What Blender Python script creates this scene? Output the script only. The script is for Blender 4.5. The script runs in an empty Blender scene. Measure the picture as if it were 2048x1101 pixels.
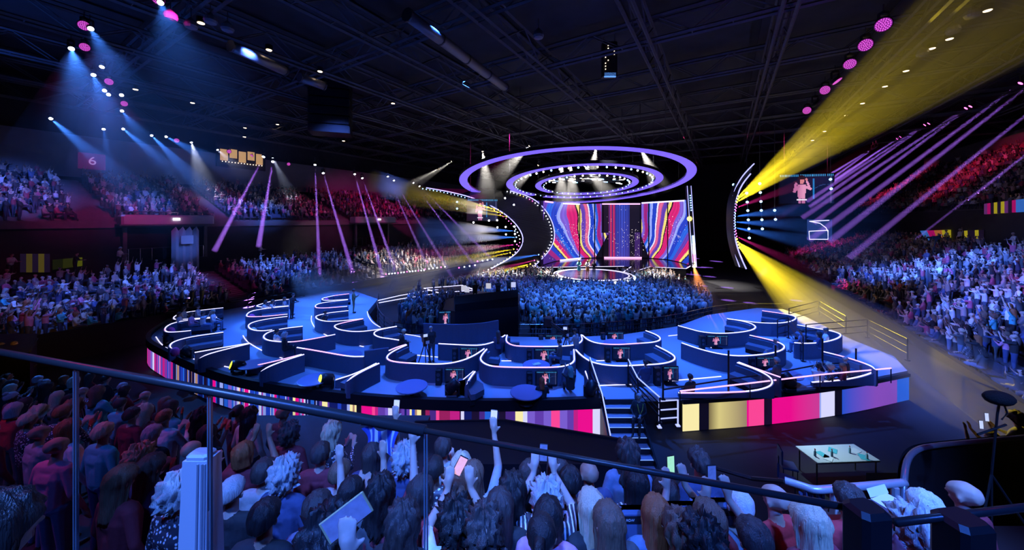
import bpy, bmesh, math, random
import numpy as np
from mathutils import Vector, Matrix, Quaternion, noise

R = math.radians
sc = bpy.context.scene
col = sc.collection
random.seed(7)

# ---------------------------------------------------------------- camera, world, light, exposure
# camera 8.1 m above the arena floor, level, looking along +Y; 12.3 mm lens on a 36 mm sensor (700 px focal length)
F, CX, HY, H = 700.0, 1024.0, 440.0, 8.1
cam = bpy.data.cameras.new('camera'); camo = bpy.data.objects.new('camera', cam); col.objects.link(camo)
cam.sensor_width = 36; cam.lens = F / 2048 * 36; cam.shift_y = (HY - 550.5) / 2048
cam.clip_start = 0.05; cam.clip_end = 400
camo.location = (0, 0, H); camo.rotation_euler = (R(90), 0, 0)
sc.camera = camo
sc.view_settings.view_transform = 'Standard'; sc.view_settings.look = 'None'
sc.view_settings.exposure = 0.0; sc.view_settings.gamma = 1.0
sc.cycles.max_bounces = 4; sc.cycles.diffuse_bounces = 1; sc.cycles.glossy_bounces = 2
sc.cycles.transparent_max_bounces = 24; sc.cycles.volume_bounces = 0; sc.cycles.transmission_bounces = 2
sc.cycles.sample_clamp_indirect = 2.0; sc.cycles.sample_clamp_direct = 0.0
sc.cycles.use_adaptive_sampling = True; sc.cycles.adaptive_threshold = 0.06; sc.cycles.volume_step_rate = 6.0; sc.cycles.volume_max_steps = 64
sc.cycles.caustics_reflective = False; sc.cycles.caustics_refractive = False
world = bpy.data.worlds.new('world'); sc.world = world; world.use_nodes = True
world.node_tree.nodes['Background'].inputs[0].default_value = (0.0, 0.0, 0.0, 1)

EN = Vector((0.854, -0.52, 0)); EA = Vector((0.52, 0.854, 0))      # arena axes: n across, a along towards the stage
def NA(n, a, z=0.0): return EN * n + EA * a + Vector((0, 0, z))
def W(px, py, Y): return Vector(((px - CX) / F * Y, Y, H - (py - HY) / F * Y))
def PX(px, py, z):
    Y = (H - z) * F / (py - HY)
    return Vector(((px - CX) / F * Y, Y, z))
def PN(px, py, n):
    u = (px - CX) / F
    Y = n / (u * 0.854 - 0.52)
    return Vector((u * Y, Y, H - (py - HY) / F * Y))
def c4(x, y): return (280 + x / 3.933, 560 + y / 3.933)
def c5(x, y): return (760 + x / 3.933, 560 + y / 3.933)
def c6(x, y): return (1240 + x / 3.413, 560 + y / 3.413)
def lin(r, g, b):
    f = lambda c: (c / 12.92 if c <= 0.04045 else ((c + 0.055) / 1.055) ** 2.4)
    return (f(r / 255), f(g / 255), f(b / 255))

def spot(name, a, b, color, power, ang, blend=0.6, rad=0.3, parent=None):
    l = bpy.data.lights.new(name, 'SPOT'); l.color = color; l.energy = power
    l.spot_size = R(ang); l.spot_blend = blend; l.shadow_soft_size = rad
    o = bpy.data.objects.new(name, l); col.objects.link(o)
    o.location = a; o.rotation_euler = (b - a).to_track_quat('-Z', 'Y').to_euler()
    if parent:
        o.parent = parent; o.matrix_parent_inverse = parent.matrix_world.inverted() if False else Matrix.Translation(-Vector(parent.location))
    return o

BLUE = (0.035, 0.16, 1.0); BLUEW = (0.085, 0.20, 1.0); MAG = (1.0, 0.03, 0.42); RED = (1.0, 0.03, 0.16); VIO = (0.45, 0.12, 1.0)
# wash lamps in the roof, outside the frame or too small to see
for i, (x, y) in enumerate([(-14, 22), (-5, 16.5), (4, 16.5), (12, 18), (17, 22), (-12, 29)]):
    spot('platform_wash', Vector((x * 0.8, y + 3, 19)), Vector((x, y, 1.3)), BLUE, 24000, 44, 1.0, 0.5)
    spot('platform_wash', Vector((x * 0.7, y - 14, 18.5)), Vector((x, y, 1.3)), BLUE, 10000, 36, 1.0, 0.5)
for x, y, tx, ty, c, p, ang in [
        (-3, -4, -1.2, 3.2, (.09, .25, 1), 20000, 24), (5, -4, 4.2, 3.0, (.09, .25, 1), 20000, 26), (1, -6, 1.5, 4, BLUE, 12000, 40), (2, 9, 1.5, 3.2, (.10, .26, 1), 7000, 34),
        (-9, -4, -8, 7, BLUE, 3500, 44), (-14, 2, -7, 6.5, (1, .03, .25), 1900, 42), (-12, 8, -2, 3.5, RED, 1300, 34), (12, 6, 4, 3.5, RED, 700, 40)]:
    spot('audience_wash', Vector((x, y, 18)), Vector((tx, ty, 5)), c, p, ang, 1.0, 0.4)
# floor crowd
for x, y, p in [(3, 30, 36000), (11, 32, 36000), (-4, 38, 14000)]:
    spot('floor_wash', Vector((x, y - 8, 20)), Vector((x, y, 1)), (0.05, 0.2, 1), p, 46, 1.0, 0.5)
spot('floor_wash', Vector((-6, 46, 18)), Vector((-3, 38, 1)), (0.4, 0.08, 1), 8000, 40, 1.0, 0.5)
# left tiers: patches of blue-white and magenta
def tier_spot(px, py, n, c, p, ang, src_n=-22, da=0.0):
    t = PN(px, py, n); a = t.dot(EA)
    s = NA(src_n, a + da, 19.5)
    spot('tier_wash', s, t, c, p, ang, 1.0, 0.3)
for px, py, n, c, p, ang in [
        (20, 380, -51, BLUEW, 50000, 18), (275, 402, -49, BLUEW, 70000, 12), (490, 425, -50, BLUEW, 60000, 18),
        (120, 610, -37, BLUEW, 30000, 22), (330, 565, -38, BLUEW, 50000, 20), (560, 535, -38, BLUEW, 60000, 18), (370, 490, -44, BLUEW, 16000, 7), (690, 510, -38, BLUEW, 22000, 20),
        (60, 560, -40, MAG, 1600, 36), (440, 560, -38, MAG, 3500, 20),
        (150, 415, -50, MAG, 9000, 22), (300, 432, -45, MAG, 6000, 14), (430, 420, -50, MAG, 9000, 18), (640, 440, -48, MAG, 7000, 24), (760, 420, -50, MAG, 14000, 34), (860, 480, -38, MAG, 9000, 34)]:
    tier_spot(px, py, n, c, p, ang)
# right tiers
for px, py, n, c, p, ang in [
        (1850, 520, 14, BLUEW, 130000, 20), (1990, 560, 13, BLUEW, 95000, 22), (2020, 690, 9.5, BLUEW, 60000, 28), (1740, 560, 12, BLUEW, 60000, 16),
        (1930, 330, 27, RED, 26000, 24), (1780, 370, 27, RED, 34000, 20), (1640, 490, 13, MAG, 16000, 22), (1900, 620, 11, RED, 3500, 24), (2040, 520, 15, MAG, 5000, 20),
        (2000, 470, 20, BLUEW, 4000, 22)]:
    tier_spot(px, py, n, c, p * 1.4, ang * .8, src_n=-8, da=-18)
spot('table_fill_light', Vector((9.2, 11.9, 2.9)), Vector((10.2, 11.0, .75)), (.5, .8, 1), 260, 80, 1.0, .05)  # added fill without a lamp body, brightens the work table
# stage key lights and added upward spots for bounced light on the roof steel
spot('stage_wash', Vector((10, 34, 19)), Vector((10, 43.5, 1.5)), (0.75, 0.78, 1), 9000, 22, 1.0, 0.2)
spot('roof_bounce_fill', Vector((-20, 14, 9)), Vector((-16, 18, 22)), BLUE, 650, 150, 1.0, 0.5)
spot('roof_bounce_fill', Vector((-34, 20, 15)), Vector((-28, 26, 22)), BLUE, 1000, 150, 1.0, 0.5)
spot('roof_bounce_fill', Vector((6, 22, 11)), Vector((6, 26, 22)), (0.30, 0.22, 1), 220, 150, 1.0, 0.5)
spot('roof_bounce_fill', Vector((16, 14, 14)), Vector((18, 22, 22)), (0.5, 0.16, 0.9), 220, 150, 1.0, 0.5)

# ---------------------------------------------------------------- materials
MT = {}
def mat(name, color=(0.5, 0.5, 0.5), rough=0.6, metal=0.0, emit=None, strength=1.0, noise_amt=0.0, noise_scale=20.0, bump=0.0, spec=0.4, sample=None):
    if name in MT: return MT[name]
    m = bpy.data.materials.new(name); m.use_nodes = True; nt = m.node_tree; b = nt.nodes['Principled BSDF']
    b.inputs['Base Color'].default_value = (*color, 1); b.inputs['Roughness'].default_value = rough
    b.inputs['Metallic'].default_value = metal; b.inputs['Specular IOR Level'].default_value = spec
    if noise_amt > 0 or bump > 0:
        tc = nt.nodes.new('ShaderNodeTexCoord'); nz = nt.nodes.new('ShaderNodeTexNoise')
        nz.inputs['Scale'].default_value = noise_scale; nz.inputs['Detail'].default_value = 3
        nt.links.new(tc.outputs['Object'], nz.inputs['Vector'])
        if noise_amt > 0:
            mx = nt.nodes.new('ShaderNodeMix'); mx.data_type = 'RGBA'
            mx.inputs['A'].default_value = (*[c * (1 - noise_amt) for c in color], 1)
            mx.inputs['B'].default_value = (*[min(1, c * (1 + noise_amt)) for c in color], 1)
            nt.links.new(nz.outputs['Fac'], mx.inputs['Factor']); nt.links.new(mx.outputs['Result'], b.inputs['Base Color'])
        if bump > 0:
            bp = nt.nodes.new('ShaderNodeBump'); bp.inputs['Strength'].default_value = bump; bp.inputs['Distance'].default_value = 0.02
            nt.links.new(nz.outputs['Fac'], bp.inputs['Height']); nt.links.new(bp.outputs['Normal'], b.inputs['Normal'])
    if emit:
        b.inputs['Emission Color'].default_value = (*emit, 1); b.inputs['Emission Strength'].default_value = strength
        m.cycles.emission_sampling = sample or 'NONE'
    MT[name] = m
    return m
def attr_mat(name, emit=0.0, rough=0.7, sample='NONE'):
    if name in MT: return MT[name]
    m = bpy.data.materials.new(name); m.use_nodes = True; nt = m.node_tree; b = nt.nodes['Principled BSDF']
    at = nt.nodes.new('ShaderNodeAttribute'); at.attribute_name = 'Col'
    b.inputs['Roughness'].default_value = rough
    if emit > 0:
        b.inputs['Base Color'].default_value = (0.01, 0.01, 0.012, 1)
        nt.links.new(at.outputs['Color'], b.inputs['Emission Color']); b.inputs['Emission Strength'].default_value = emit
        m.cycles.emission_sampling = sample
    else:
        nt.links.new(at.outputs['Color'], b.inputs['Base Color'])
    MT[name] = m
    return m
def haze_mat(dens):
    k = 'haze_%g' % dens
    if k in MT: return MT[k]
    m = bpy.data.materials.new(k); m.use_nodes = True; n = m.node_tree; n.nodes.remove(n.nodes['Principled BSDF'])
    v = n.nodes.new('ShaderNodeVolumeScatter'); v.inputs['Density'].default_value = dens; v.inputs['Anisotropy'].default_value = 0.0
    n.links.new(v.outputs[0], n.nodes['Material Output'].inputs['Volume']); MT[k] = m
    return m

M_black = mat('black_paint', (0.012, 0.012, 0.016), 0.45)
M_black2 = mat('black_drape', (0.01, 0.01, 0.014), 0.9, noise_amt=0.3, noise_scale=6)
M_steel = mat('dark_steel', (0.10, 0.10, 0.12), 0.4, 0.6)
M_chrome = mat('rail_steel', (0.45, 0.45, 0.5), 0.25, 0.9)
M_truss = mat('roof_steel', (0.10, 0.10, 0.12), 0.6, noise_amt=0.3, noise_scale=3)
M_deck = mat('roof_deck', (0.035, 0.035, 0.04), 0.9, noise_amt=0.5, noise_scale=1.5)
M_conc = mat('concrete', (0.16, 0.15, 0.16), 0.85, noise_amt=0.25, noise_scale=2, bump=0.1)
M_concd = mat('dark_concrete', (0.05, 0.048, 0.055), 0.9, noise_amt=0.3, noise_scale=1)
M_floor = mat('arena_floor', (0.018, 0.018, 0.022), 0.7, noise_amt=0.3, noise_scale=1)
M_carpet = mat('platform_carpet', (0.40, 0.42, 0.50), 0.9, noise_amt=0.12, noise_scale=40, bump=0.05)
M_booth = mat('booth_fabric', (0.11, 0.125, 0.20), 0.85, noise_amt=0.18, noise_scale=25, bump=0.08)
M_bench = mat('bench_fabric', (0.13, 0.15, 0.21), 0.9, noise_amt=0.2, noise_scale=30, bump=0.1)
M_ledw = mat('led_strip_white', (0.8, 0.8, 0.9), 0.4, emit=(0.66, 0.62, 1.0), strength=1.7)
M_ledp = mat('led_and_reflection_pink', (0.8, 0.6, 0.9), 0.4, emit=(1.0, 0.45, 0.80), strength=1.6)
M_ring = mat('ring_light', (0.3, 0.3, 0.6), 0.5, emit=(0.16, 0.095, 0.80), strength=1.25)
M_bulb = mat('bulb_white', (0.9, 0.9, 1), 0.3, emit=(0.85, 0.88, 1.0), strength=9)
M_bulbb = mat('bulb_blue', (0.6, 0.8, 1), 0.3, emit=(0.22, 0.50, 1.0), strength=7)
M_bulby = mat('bulb_yellow', (1, 0.9, 0.4), 0.3, emit=(1.0, 0.72, 0.05), strength=8)
M_bulbm = mat('bulb_magenta', (1, 0.3, 0.8), 0.3, emit=(1.0, 0.10, 0.55), strength=6)
M_bulbw = mat('bulb_warm', (1, 0.9, 0.7), 0.3, emit=(1.0, 0.72, 0.45), strength=7)
M_screen_off = mat('screen_glass', (0.006, 0.007, 0.014), 0.15, emit=(0.01, 0.02, 0.07), strength=1.0)
M_led = attr_mat('led_screen', emit=1.15)
M_ledband = attr_mat('led_band', emit=1.0)
M_figure = attr_mat('screen_picture', emit=1.0)

# ---------------------------------------------------------------- mesh building
class MB:
    def __init__(s): s.v = []; s.f = []; s.m = []
    def add(s, vs, fs, mi=0):
        o = len(s.v); s.v += [tuple(v) for v in vs]; s.f += [tuple(i + o for i in f) for f in fs]; s.m += [mi] * len(fs)
    def box(s, c, size, rz=0.0, mi=0, M=None):
        hx, hy, hz = size[0] / 2, size[1] / 2, size[2] / 2
        vs = [Vector((x * hx, y * hy, z * hz)) for x in (-1, 1) for y in (-1, 1) for z in (-1, 1)]
        if M is not None: vs = [M @ v for v in vs]
        elif rz: q = Matrix.Rotation(rz, 3, 'Z'); vs = [q @ v for v in vs]
        c = Vector(c); s.add([v + c for v in vs], [(0, 1, 3, 2), (4, 6, 7, 5), (0, 4, 5, 1), (2, 3, 7, 6), (0, 2, 6, 4), (1, 5, 7, 3)], mi)
    def rbox(s, c, size, rz=0.0, b=0.02, mi=0):
        # box with bevelled vertical and top edges
        hx, hy, hz = size[0] / 2, size[1] / 2, size[2] / 2; b = min(b, hx * .9, hy * .9, hz * .9)
        poly = [(-hx + b, -hy), (hx - b, -hy), (hx, -hy + b), (hx, hy - b), (hx - b, hy), (-hx + b, hy), (-hx, hy - b), (-hx, -hy + b)]
        vs = []
        for z, k in ((-hz, 1), (hz - b, 1), (hz, 0)):
            for x, y in poly:
                if not k: x -= math.copysign(b, x) * .8; y -= math.copysign(b, y) * .8
                vs.append(Vector((x, y, z)))
        q = Matrix.Rotation(rz, 3, 'Z'); c = Vector(c)
        fs = [tuple(range(7, -1, -1)), tuple(range(16, 24))]
        for r in (0, 8):
            for i in range(8): j = (i + 1) % 8; fs.append((r + i, r + j, r + 8 + j, r + 8 + i))
        s.add([q @ v + c for v in vs], fs, mi)
    def tube(s, pts, r, n=6, mi=0, cap=True, r2=None):
        pts = [Vector(p) for p in pts]; k = len(pts); vs = []; fs = []
        for i, p in enumerate(pts):
            d = (pts[min(i + 1, k - 1)] - pts[max(i - 1, 0)]); d = d.normalized() if d.length > 1e-9 else Vector((0, 0, 1))
            up = Vector((0, 0, 1)) if abs(d.z) < 0.95 else Vector((1, 0, 0))
            a = d.cross(up).normalized(); b = a.cross(d)
            rr = r if r2 is None else r + (r2 - r) * i / max(1, k - 1)
            for j in range(n):
                t = 2 * math.pi * j / n; vs.append(p + a * (rr * math.cos(t)) + b * (rr * math.sin(t)))
        for i in range(k - 1):
            for j in range(n):
                j2 = (j + 1) % n; fs.append((i * n + j, i * n + j2, (i + 1) * n + j2, (i + 1) * n + j))
        if cap: fs.append(tuple(range(n))[::-1]); fs.append(tuple(range((k - 1) * n, k * n)))
        s.add(vs, fs, mi)
    def prism(s, poly, z0, z1, mi=0):
        n = len(poly); vs = [(p[0], p[1], z0) for p in poly] + [(p[0], p[1], z1) for p in poly]
        fs = [tuple(range(n))[::-1], tuple(range(n, 2 * n))] + [(i, (i + 1) % n, n + (i + 1) % n, n + i) for i in range(n)]
        s.add(vs, fs, mi)
    def ribbon(s, pts, half, z0, z1, mi=0, closed=False, off=0.0):
        # vertical-sided wall along a plan polyline
        L, Rr = offset(pts, half + off), offset(pts, -half + off); n = len(pts); vs = []
        a0 = z0 if hasattr(z0, '__len__') else [z0] * n; a1 = z1 if hasattr(z1, '__len__') else [z1] * n
        for i in range(n): vs += [(L[i].x, L[i].y, a0[i]), (L[i].x, L[i].y, a1[i]), (Rr[i].x, Rr[i].y, a1[i]), (Rr[i].x, Rr[i].y, a0[i])]
        fs = []
        for i in range(n - 1):
            for k in range(4): fs.append((4 * i + k, 4 * i + (k + 1) % 4, 4 * i + 4 + (k + 1) % 4, 4 * i + 4 + k))
        fs += [(3, 2, 1, 0), (4 * n - 4, 4 * n - 3, 4 * n - 2, 4 * n - 1)]
        s.add(vs, fs, mi)
    def lathe(s, prof, c=(0, 0, 0), n=16, mi=0, M=None):
        vs = []; fs = []; c = Vector(c)
        for r, z in prof:
            for j in range(n):
                t = 2 * math.pi * j / n; v = Vector((r * math.cos(t), r * math.sin(t), z)); v = M @ v if M is not None else v; vs.append(v + c)
        for i in range(len(prof) - 1):
            for j in range(n): j2 = (j + 1) % n; fs.append((i * n + j, i * n + j2, (i + 1) * n + j2, (i + 1) * n + j))
        fs.append(tuple(range(n))[::-1]); fs.append(tuple(range((len(prof) - 1) * n, len(prof) * n)))
        s.add(vs, fs, mi)
    def ball(s, c, r, n=8, mi=0):
        r = r if hasattr(r, '__len__') else (r, r, r); c = Vector(c); m = max(4, n // 2 + 1); vs = [c + Vector((0, 0, -r[2]))]
        for i in range(1, m):
            p = -math.pi / 2 + math.pi * i / m
            for j in range(n): t = 2 * math.pi * j / n; vs.append(c + Vector((r[0] * math.cos(p) * math.cos(t), r[1] * math.cos(p) * math.sin(t), r[2] * math.sin(p))))
        vs.append(c + Vector((0, 0, r[2]))); fs = [(0, 1 + (j + 1) % n, 1 + j) for j in range(n)]
        for i in range(m - 2):
            for j in range(n): j2 = (j + 1) % n; fs.append((1 + i * n + j, 1 + i * n + j2, 1 + (i + 1) * n + j2, 1 + (i + 1) * n + j))
        o = 1 + (m - 2) * n; fs += [(o + j, o + (j + 1) % n, len(vs) - 1) for j in range(n)]
        s.add(vs, fs, mi)
    def quad(s, a, b, c, d, mi=0): s.add([a, b, c, d], [(0, 1, 2, 3)], mi)
    def data(s, name, mats, org=(0, 0, 0), smooth=False, cols=None):
        me = bpy.data.meshes.new(name); o = Vector(org)
        me.from_pydata([tuple(Vector(v) - o) for v in s.v], [], s.f)
        for m in (mats if isinstance(mats, (list, tuple)) else [mats]): me.materials.append(m)
        if any(s.m): me.polygons.foreach_set('material_index', s.m)
        if smooth: me.polygons.foreach_set('use_smooth', [True] * len(s.f))
        if cols is not None:
            ca = me.color_attributes.new('Col', 'FLOAT_COLOR', 'CORNER')
            arr = np.ones((len(me.loops), 4), 'f'); k = 0
            for f, c in zip(s.f, cols): arr[k:k + len(f), :3] = c; k += len(f)
            ca.data.foreach_set('color', arr.ravel())
        me.update()
        return me
    def build(s, name, mats, parent=None, smooth=False, cols=None):
        org = parent_loc(parent)
        o = bpy.data.objects.new(name, s.data(name, mats, org, smooth, cols)); col.objects.link(o)
        if parent: o.parent = parent
        return o
def parent_loc(p):
    l = Vector((0, 0, 0))
    while p: l = l + Vector(p.location); p = p.parent
    return l
def offset(pts, d):
    out = []; n = len(pts)
    for i in range(n):
        a = Vector(pts[max(i - 1, 0)]).to_2d(); b = Vector(pts[i]).to_2d(); c = Vector(pts[min(i + 1, n - 1)]).to_2d()
        t1 = (b - a); t2 = (c - b); t1 = t1.normalized() if t1.length > 1e-6 else Vector((0, 0)); t2 = t2.normalized() if t2.length > 1e-6 else Vector((0, 0))
        t = t1 + t2; t = t.normalized() if t.length > 1e-6 else t2; nrm = Vector((-t.y, t.x))
        k = 1.0
        if t1.length > 0 and t2.length > 0: k = min(2.0, 1.0 / max(0.4, nrm.dot(Vector((-t1.y, t1.x)))))
        out.append(b + nrm * d * k)
    return out
def smooth_line(pts, it=2):
    pts = [Vector(p) for p in pts]
    for _ in range(it):
        q = [pts[0]]
        for a, b in zip(pts, pts[1:]): q += [a * .75 + b * .25, a * .25 + b * .75]
        q.append(pts[-1]); pts = q
    return pts
def resample(pts, step):
    pts = [Vector(p) for p in pts]; L = [0]
    for a, b in zip(pts, pts[1:]): L.append(L[-1] + (b - a).length)
    n = max(2, int(L[-1] / step) + 1); out = []; j = 0
    for i in range(n):
        s = L[-1] * i / (n - 1)
        while j < len(L) - 2 and L[j + 1] < s: j += 1
        out.append(pts[j].lerp(pts[j + 1], (s - L[j]) / max(1e-9, L[j + 1] - L[j])))
    return out
def thing(name, label, cat, loc=(0, 0, 0), group=None, rz=0.0):
    o = bpy.data.objects.new(name, None); col.objects.link(o); o.location = loc; o.rotation_euler = (0, 0, rz)
    o.empty_display_size = 0.2
    return tag(o, label, cat, group)
def tag(o, label, cat, group=None, kind=None):
    o['label'] = label
    if cat: o['category'] = cat
    if group: o['group'] = group
    if kind: o['kind'] = kind
    return o
def struct(o, label=None):
    o['kind'] = 'structure'
    if label: o['label'] = label
    return o
def inst(name, data, parent, loc=(0, 0, 0), rot=None, scale=None, mats=None):
    o = bpy.data.objects.new(name, data); col.objects.link(o)
    if parent: o.parent = parent
    o.location = loc
    if rot is not None:
        o.rotation_mode = 'QUATERNION'; o.rotation_quaternion = rot
    if scale is not None: o.scale = scale if hasattr(scale, '__len__') else (scale,) * 3
    if mats:
        for i, m in enumerate(mats): o.material_slots[i].link = 'OBJECT'; o.material_slots[i].material = m
    return o
ORD = ['first', 'second', 'third', 'fourth', 'fifth', 'sixth', 'seventh', 'eighth', 'ninth', 'tenth', 'eleventh', 'twelfth', 'thirteenth',
       'fourteenth', 'fifteenth', 'sixteenth', 'seventeenth', 'eighteenth', 'nineteenth', 'twentieth']
def ordw(i):
    if i < 20: return ORD[i]
    tens = ['', '', 'twenty', 'thirty', 'forty', 'fifty', 'sixty', 'seventy', 'eighty', 'ninety'][(i + 1) // 10]
    return (tens + '-' + ORD[(i + 1) % 10 - 1]) if (i + 1) % 10 else tens[:-1] + 'ieth'
# ---------------------------------------------------------------- room shell
def na_quad(mb, n0, a0, n1, a1, z): mb.quad(NA(n0, a0, z), NA(n1, a0, z), NA(n1, a1, z), NA(n0, a1, z))
mb = MB(); mb.prism([NA(-62, -14).to_2d(), NA(36, -14).to_2d(), NA(36, 106).to_2d(), NA(-62, 106).to_2d()], -0.3, 0.0); struct(mb.build('floor', M_floor))
mb = MB(); mb.prism([NA(-62, -14).to_2d(), NA(36, -14).to_2d(), NA(36, 106).to_2d(), NA(-62, 106).to_2d()], 22.5, 22.8)
ceil = struct(mb.build('ceiling', M_deck))
def wall(name, n0, a0, n1, a1, m, z0=0, z1=22.5):
    p, q = NA(n0, a0), NA(n1, a1); mb = MB(); mb.ribbon([p, q], 0.15, z0, z1); return struct(mb.build(name, m))
wl = wall('wall_left', -60, -14, -60, 106, M_concd); wall('wall_right', 36, -14, 36, 106, M_concd)
wall('wall_far', -62, 105, 36, 105, M_concd); wall('wall_rear', -62, -13, 36, -13, M_concd)
# ceiling panels between the trusses
for i, n in enumerate(np.arange(-58, 34, 7.5)):
    mb = MB()
    for a in np.arange(-10, 90, 9.0):
        c = NA(n + 3.7, a + 4.5, 22.42); mb.box(c, (6.9, 8.4, 0.1), rz=math.atan2(EN.y, EN.x))
    o = mb.build('roof_panel', mat('roof_panel', (0.05, 0.05, 0.06), 0.9, noise_amt=0.5, noise_scale=0.6), ceil); o['kind'] = 'stuff'
# roof trusses
def truss(p, q, label, h=1.5, w=0.7, bay=2.2):
    t = thing('roof_truss', label, 'truss', p, 'roof trusses of the arena')
    d = (q - p).normalized(); s = Vector((-d.y, d.x, 0)) * w / 2; L = (q - p).length
    for z, nm in ((0, 'bottom_chord'), (h, 'top_chord')):
        mb = MB()
        for k in (-1, 1): mb.tube([p + s * k + Vector((0, 0, z)), q + s * k + Vector((0, 0, z))], 0.11, 4)
        mb.build(nm, M_truss, t)
    mb = MB(); nb = int(L / bay)
    for i in range(nb):
        for k in (-1, 1):
            a = p + d * (i * bay) + s * k; b = p + d * ((i + 1) * bay) + s * k
            if i % 2: a, b = a + Vector((0, 0, h)), b
            else: b = b + Vector((0, 0, h))
            mb.tube([a, b], 0.05, 3, cap=False)
        mb.tube([p + d * (i * bay) - s, p + d * (i * bay) + s], 0.045, 3, cap=False)
    o = mb.build('web', M_truss, t)
    return t
for i, n in enumerate(np.arange(-57, 33, 7.5)):
    truss(NA(n, 1 if n > -30 else -4, 19.6), NA(n, 88, 19.6), 'dark roof truss running towards the stage, %s from the left-hand seating wall' % ordw(i))
for i, a in enumerate(np.arange(8, 84, 8.5)):
    truss(NA(-59, a, 20.1), NA(34, a, 20.1), 'dark roof truss crossing the hall, %s counted from the near end' % ordw(i), w=0.6)
# ducts
for (x0, y0, x1, y1, lab) in [(462, 92, 570, 142, 'long blue-lit round air duct under the roof'), (600, 155, 648, 172, 'short round air duct beyond the long blue-lit duct'),
                              (815, 30, 1010, 175, 'dim round air duct running to the stage, right of the dark roof box')]:
    a, b = PX(x0, y0, 18.6), PX(x1, y1, 18.6); t = thing('air_duct', lab, 'duct', a)
    mb = MB(); mb.tube(resample([a, b], 2.0), 0.32, 10); mb.build('duct_pipe', mat('duct_metal', (0.30, 0.30, 0.33), 0.4, 0.5), t, True)
    for p in resample([a, b], 2.5): mb = MB(); mb.tube([p - (b - a).normalized() * .05, p + (b - a).normalized() * .05], 0.36, 10); mb.build('duct_joint', M_steel, t)
# big dark cube (speaker cluster housing) hung left of the stage
c = W(662, 215, 34); t = thing('hanging_speaker_cluster', 'large black hanging block of loudspeakers below the roof left of stage', 'speaker', c)
for k in range(6):
    mb = MB(); mb.rbox(c + Vector((0, 0, 2.0 - k * 0.85)), (3.6, 2.2, 0.78), 0.3, 0.1); mb.build('speaker_cabinet', M_black, t)
for sx in (-1.2, 1.2): mb = MB(); mb.tube([c + Vector((sx, 0, 2.3)), Vector((c.x + sx, c.y, 19.7))], 0.03, 4); mb.build('hanging_cable', M_steel, t)

# ---------------------------------------------------------------- seating tiers (bowl)
def tier(name, rows, a0, a1, m, label, fascia=0.8, gaps=()):
    # rows: list of (n_front, n_back, z)
    s = struct(bpy.data.objects.new(name, None)); col.objects.link(s); s['label'] = label
    for (n0, n1, z) in rows:
        mb = MB(); p = [NA(n0, a0), NA(n1, a0), NA(n1, a1), NA(n0, a1)]
        mb.prism([v.to_2d() for v in p], z - 0.6, z); mb.build('row_step', m, s)
    return s
LLOW = [(-32.6 - .83 * i, -32.6 - .83 * (i + 1) - .02, 1.2 + .175 * i) for i in range(11)]
LUP = [(-45.5 - .86 * i, -45.5 - .86 * (i + 1) - .02, 8.0 + .30 * i) for i in range(14)]
RLOW = [(9.0 + .83 * i, 9.0 + .83 * (i + 1) + .02, 1.3 + .27 * i) for i in range(14)]
RUP = [(22.3 + .8 * i, 22.3 + .8 * (i + 1) + .02, 9.2 + .62 * i) for i in range(13)]
tier('seating_tier_left_lower', LLOW, -6, 62, M_conc, 'lower seating tier on the left')
tier('seating_tier_left_upper', LUP, -6, 90, M_conc, 'upper seating tier on the left')
tier('seating_tier_right_lower', RLOW, 12, 84, M_conc, 'lower seating tier on the right')
tier('seating_tier_right_upper', RUP, 14, 100, M_conc, 'upper seating tier on the right')
def bowl_wall(name, n, a0, a1, z0, z1, m, th=0.12):
    mb = MB(); mb.ribbon([NA(n, a0), NA(n, a1)], th, z0, z1); return struct(mb.build(name, m))
bowl_wall('wall_left_front', -32.3, -6, 62, 0, 1.75, M_black2)
bowl_wall('wall_left_concourse', -45.9, -6, 90, 0, 8.0, M_concd)
bowl_wall('wall_right_front', 8.7, 12, 84, 0, 1.9, M_black2)
bowl_wall('wall_right_concourse', 21.9, 12, 100, 0, 9.1, M_concd)
M_fascia = mat('fascia_board', (0.30, 0.28, 0.33), 0.7, noise_amt=0.2, noise_scale=0.8)
bowl_wall('wall_left_fascia', -58.2, -6, 90, 12.6, 17.0, M_fascia)
bowl_wall('wall_right_fascia', 33.2, 14, 100, 17.5, 20, M_fascia)
mb = MB(); mb.box(NA(-43.4, 20, 2.85), (4.6, 70, 0.2), rz=math.atan2(EN.y, EN.x)); struct(mb.build('trim_camera_deck', M_concd))
# aisles: magenta-lit concrete steps cut through the rows
def aisle(name, rows, a, w, label, m):
    t = struct(bpy.data.objects.new(name, None), label); col.objects.link(t)
    for (n0, n1, z) in rows:
        for h in (0, 1):
            n = n0 + (n1 - n0) * (0.25 + 0.5 * h); mb = MB(); mb.box(NA(n, a, z + .09 * (h + 1)), (abs(n1 - n0) * .5, w, 0.18), rz=math.atan2(EN.y, EN.x)); mb.build('stair_step', m, t)
M_aisle = mat('aisle_step', (0.16, 0.14, 0.16), 0.8, noise_amt=0.2, noise_scale=5)
AIS_LU = [6.8, 15.8, 29.5, 45]; AIS_LL = [12.9, 26.5, 40]; AIS_RL = [22, 34, 47, 60]; AIS_RU = [30, 48, 66, 84]
for k, (rows, L, nm) in enumerate([(LUP, AIS_LU, 'upper left'), (LLOW, AIS_LL, 'lower left'), (RLOW, AIS_RL, 'lower right'), (RUP, AIS_RU, 'upper right')]):
    for i, a in enumerate(L): aisle('trim_aisle_stairs', rows, a, 1.5, '%s aisle stairs of the %s tier' % (ordw(i), nm), M_aisle)
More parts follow.
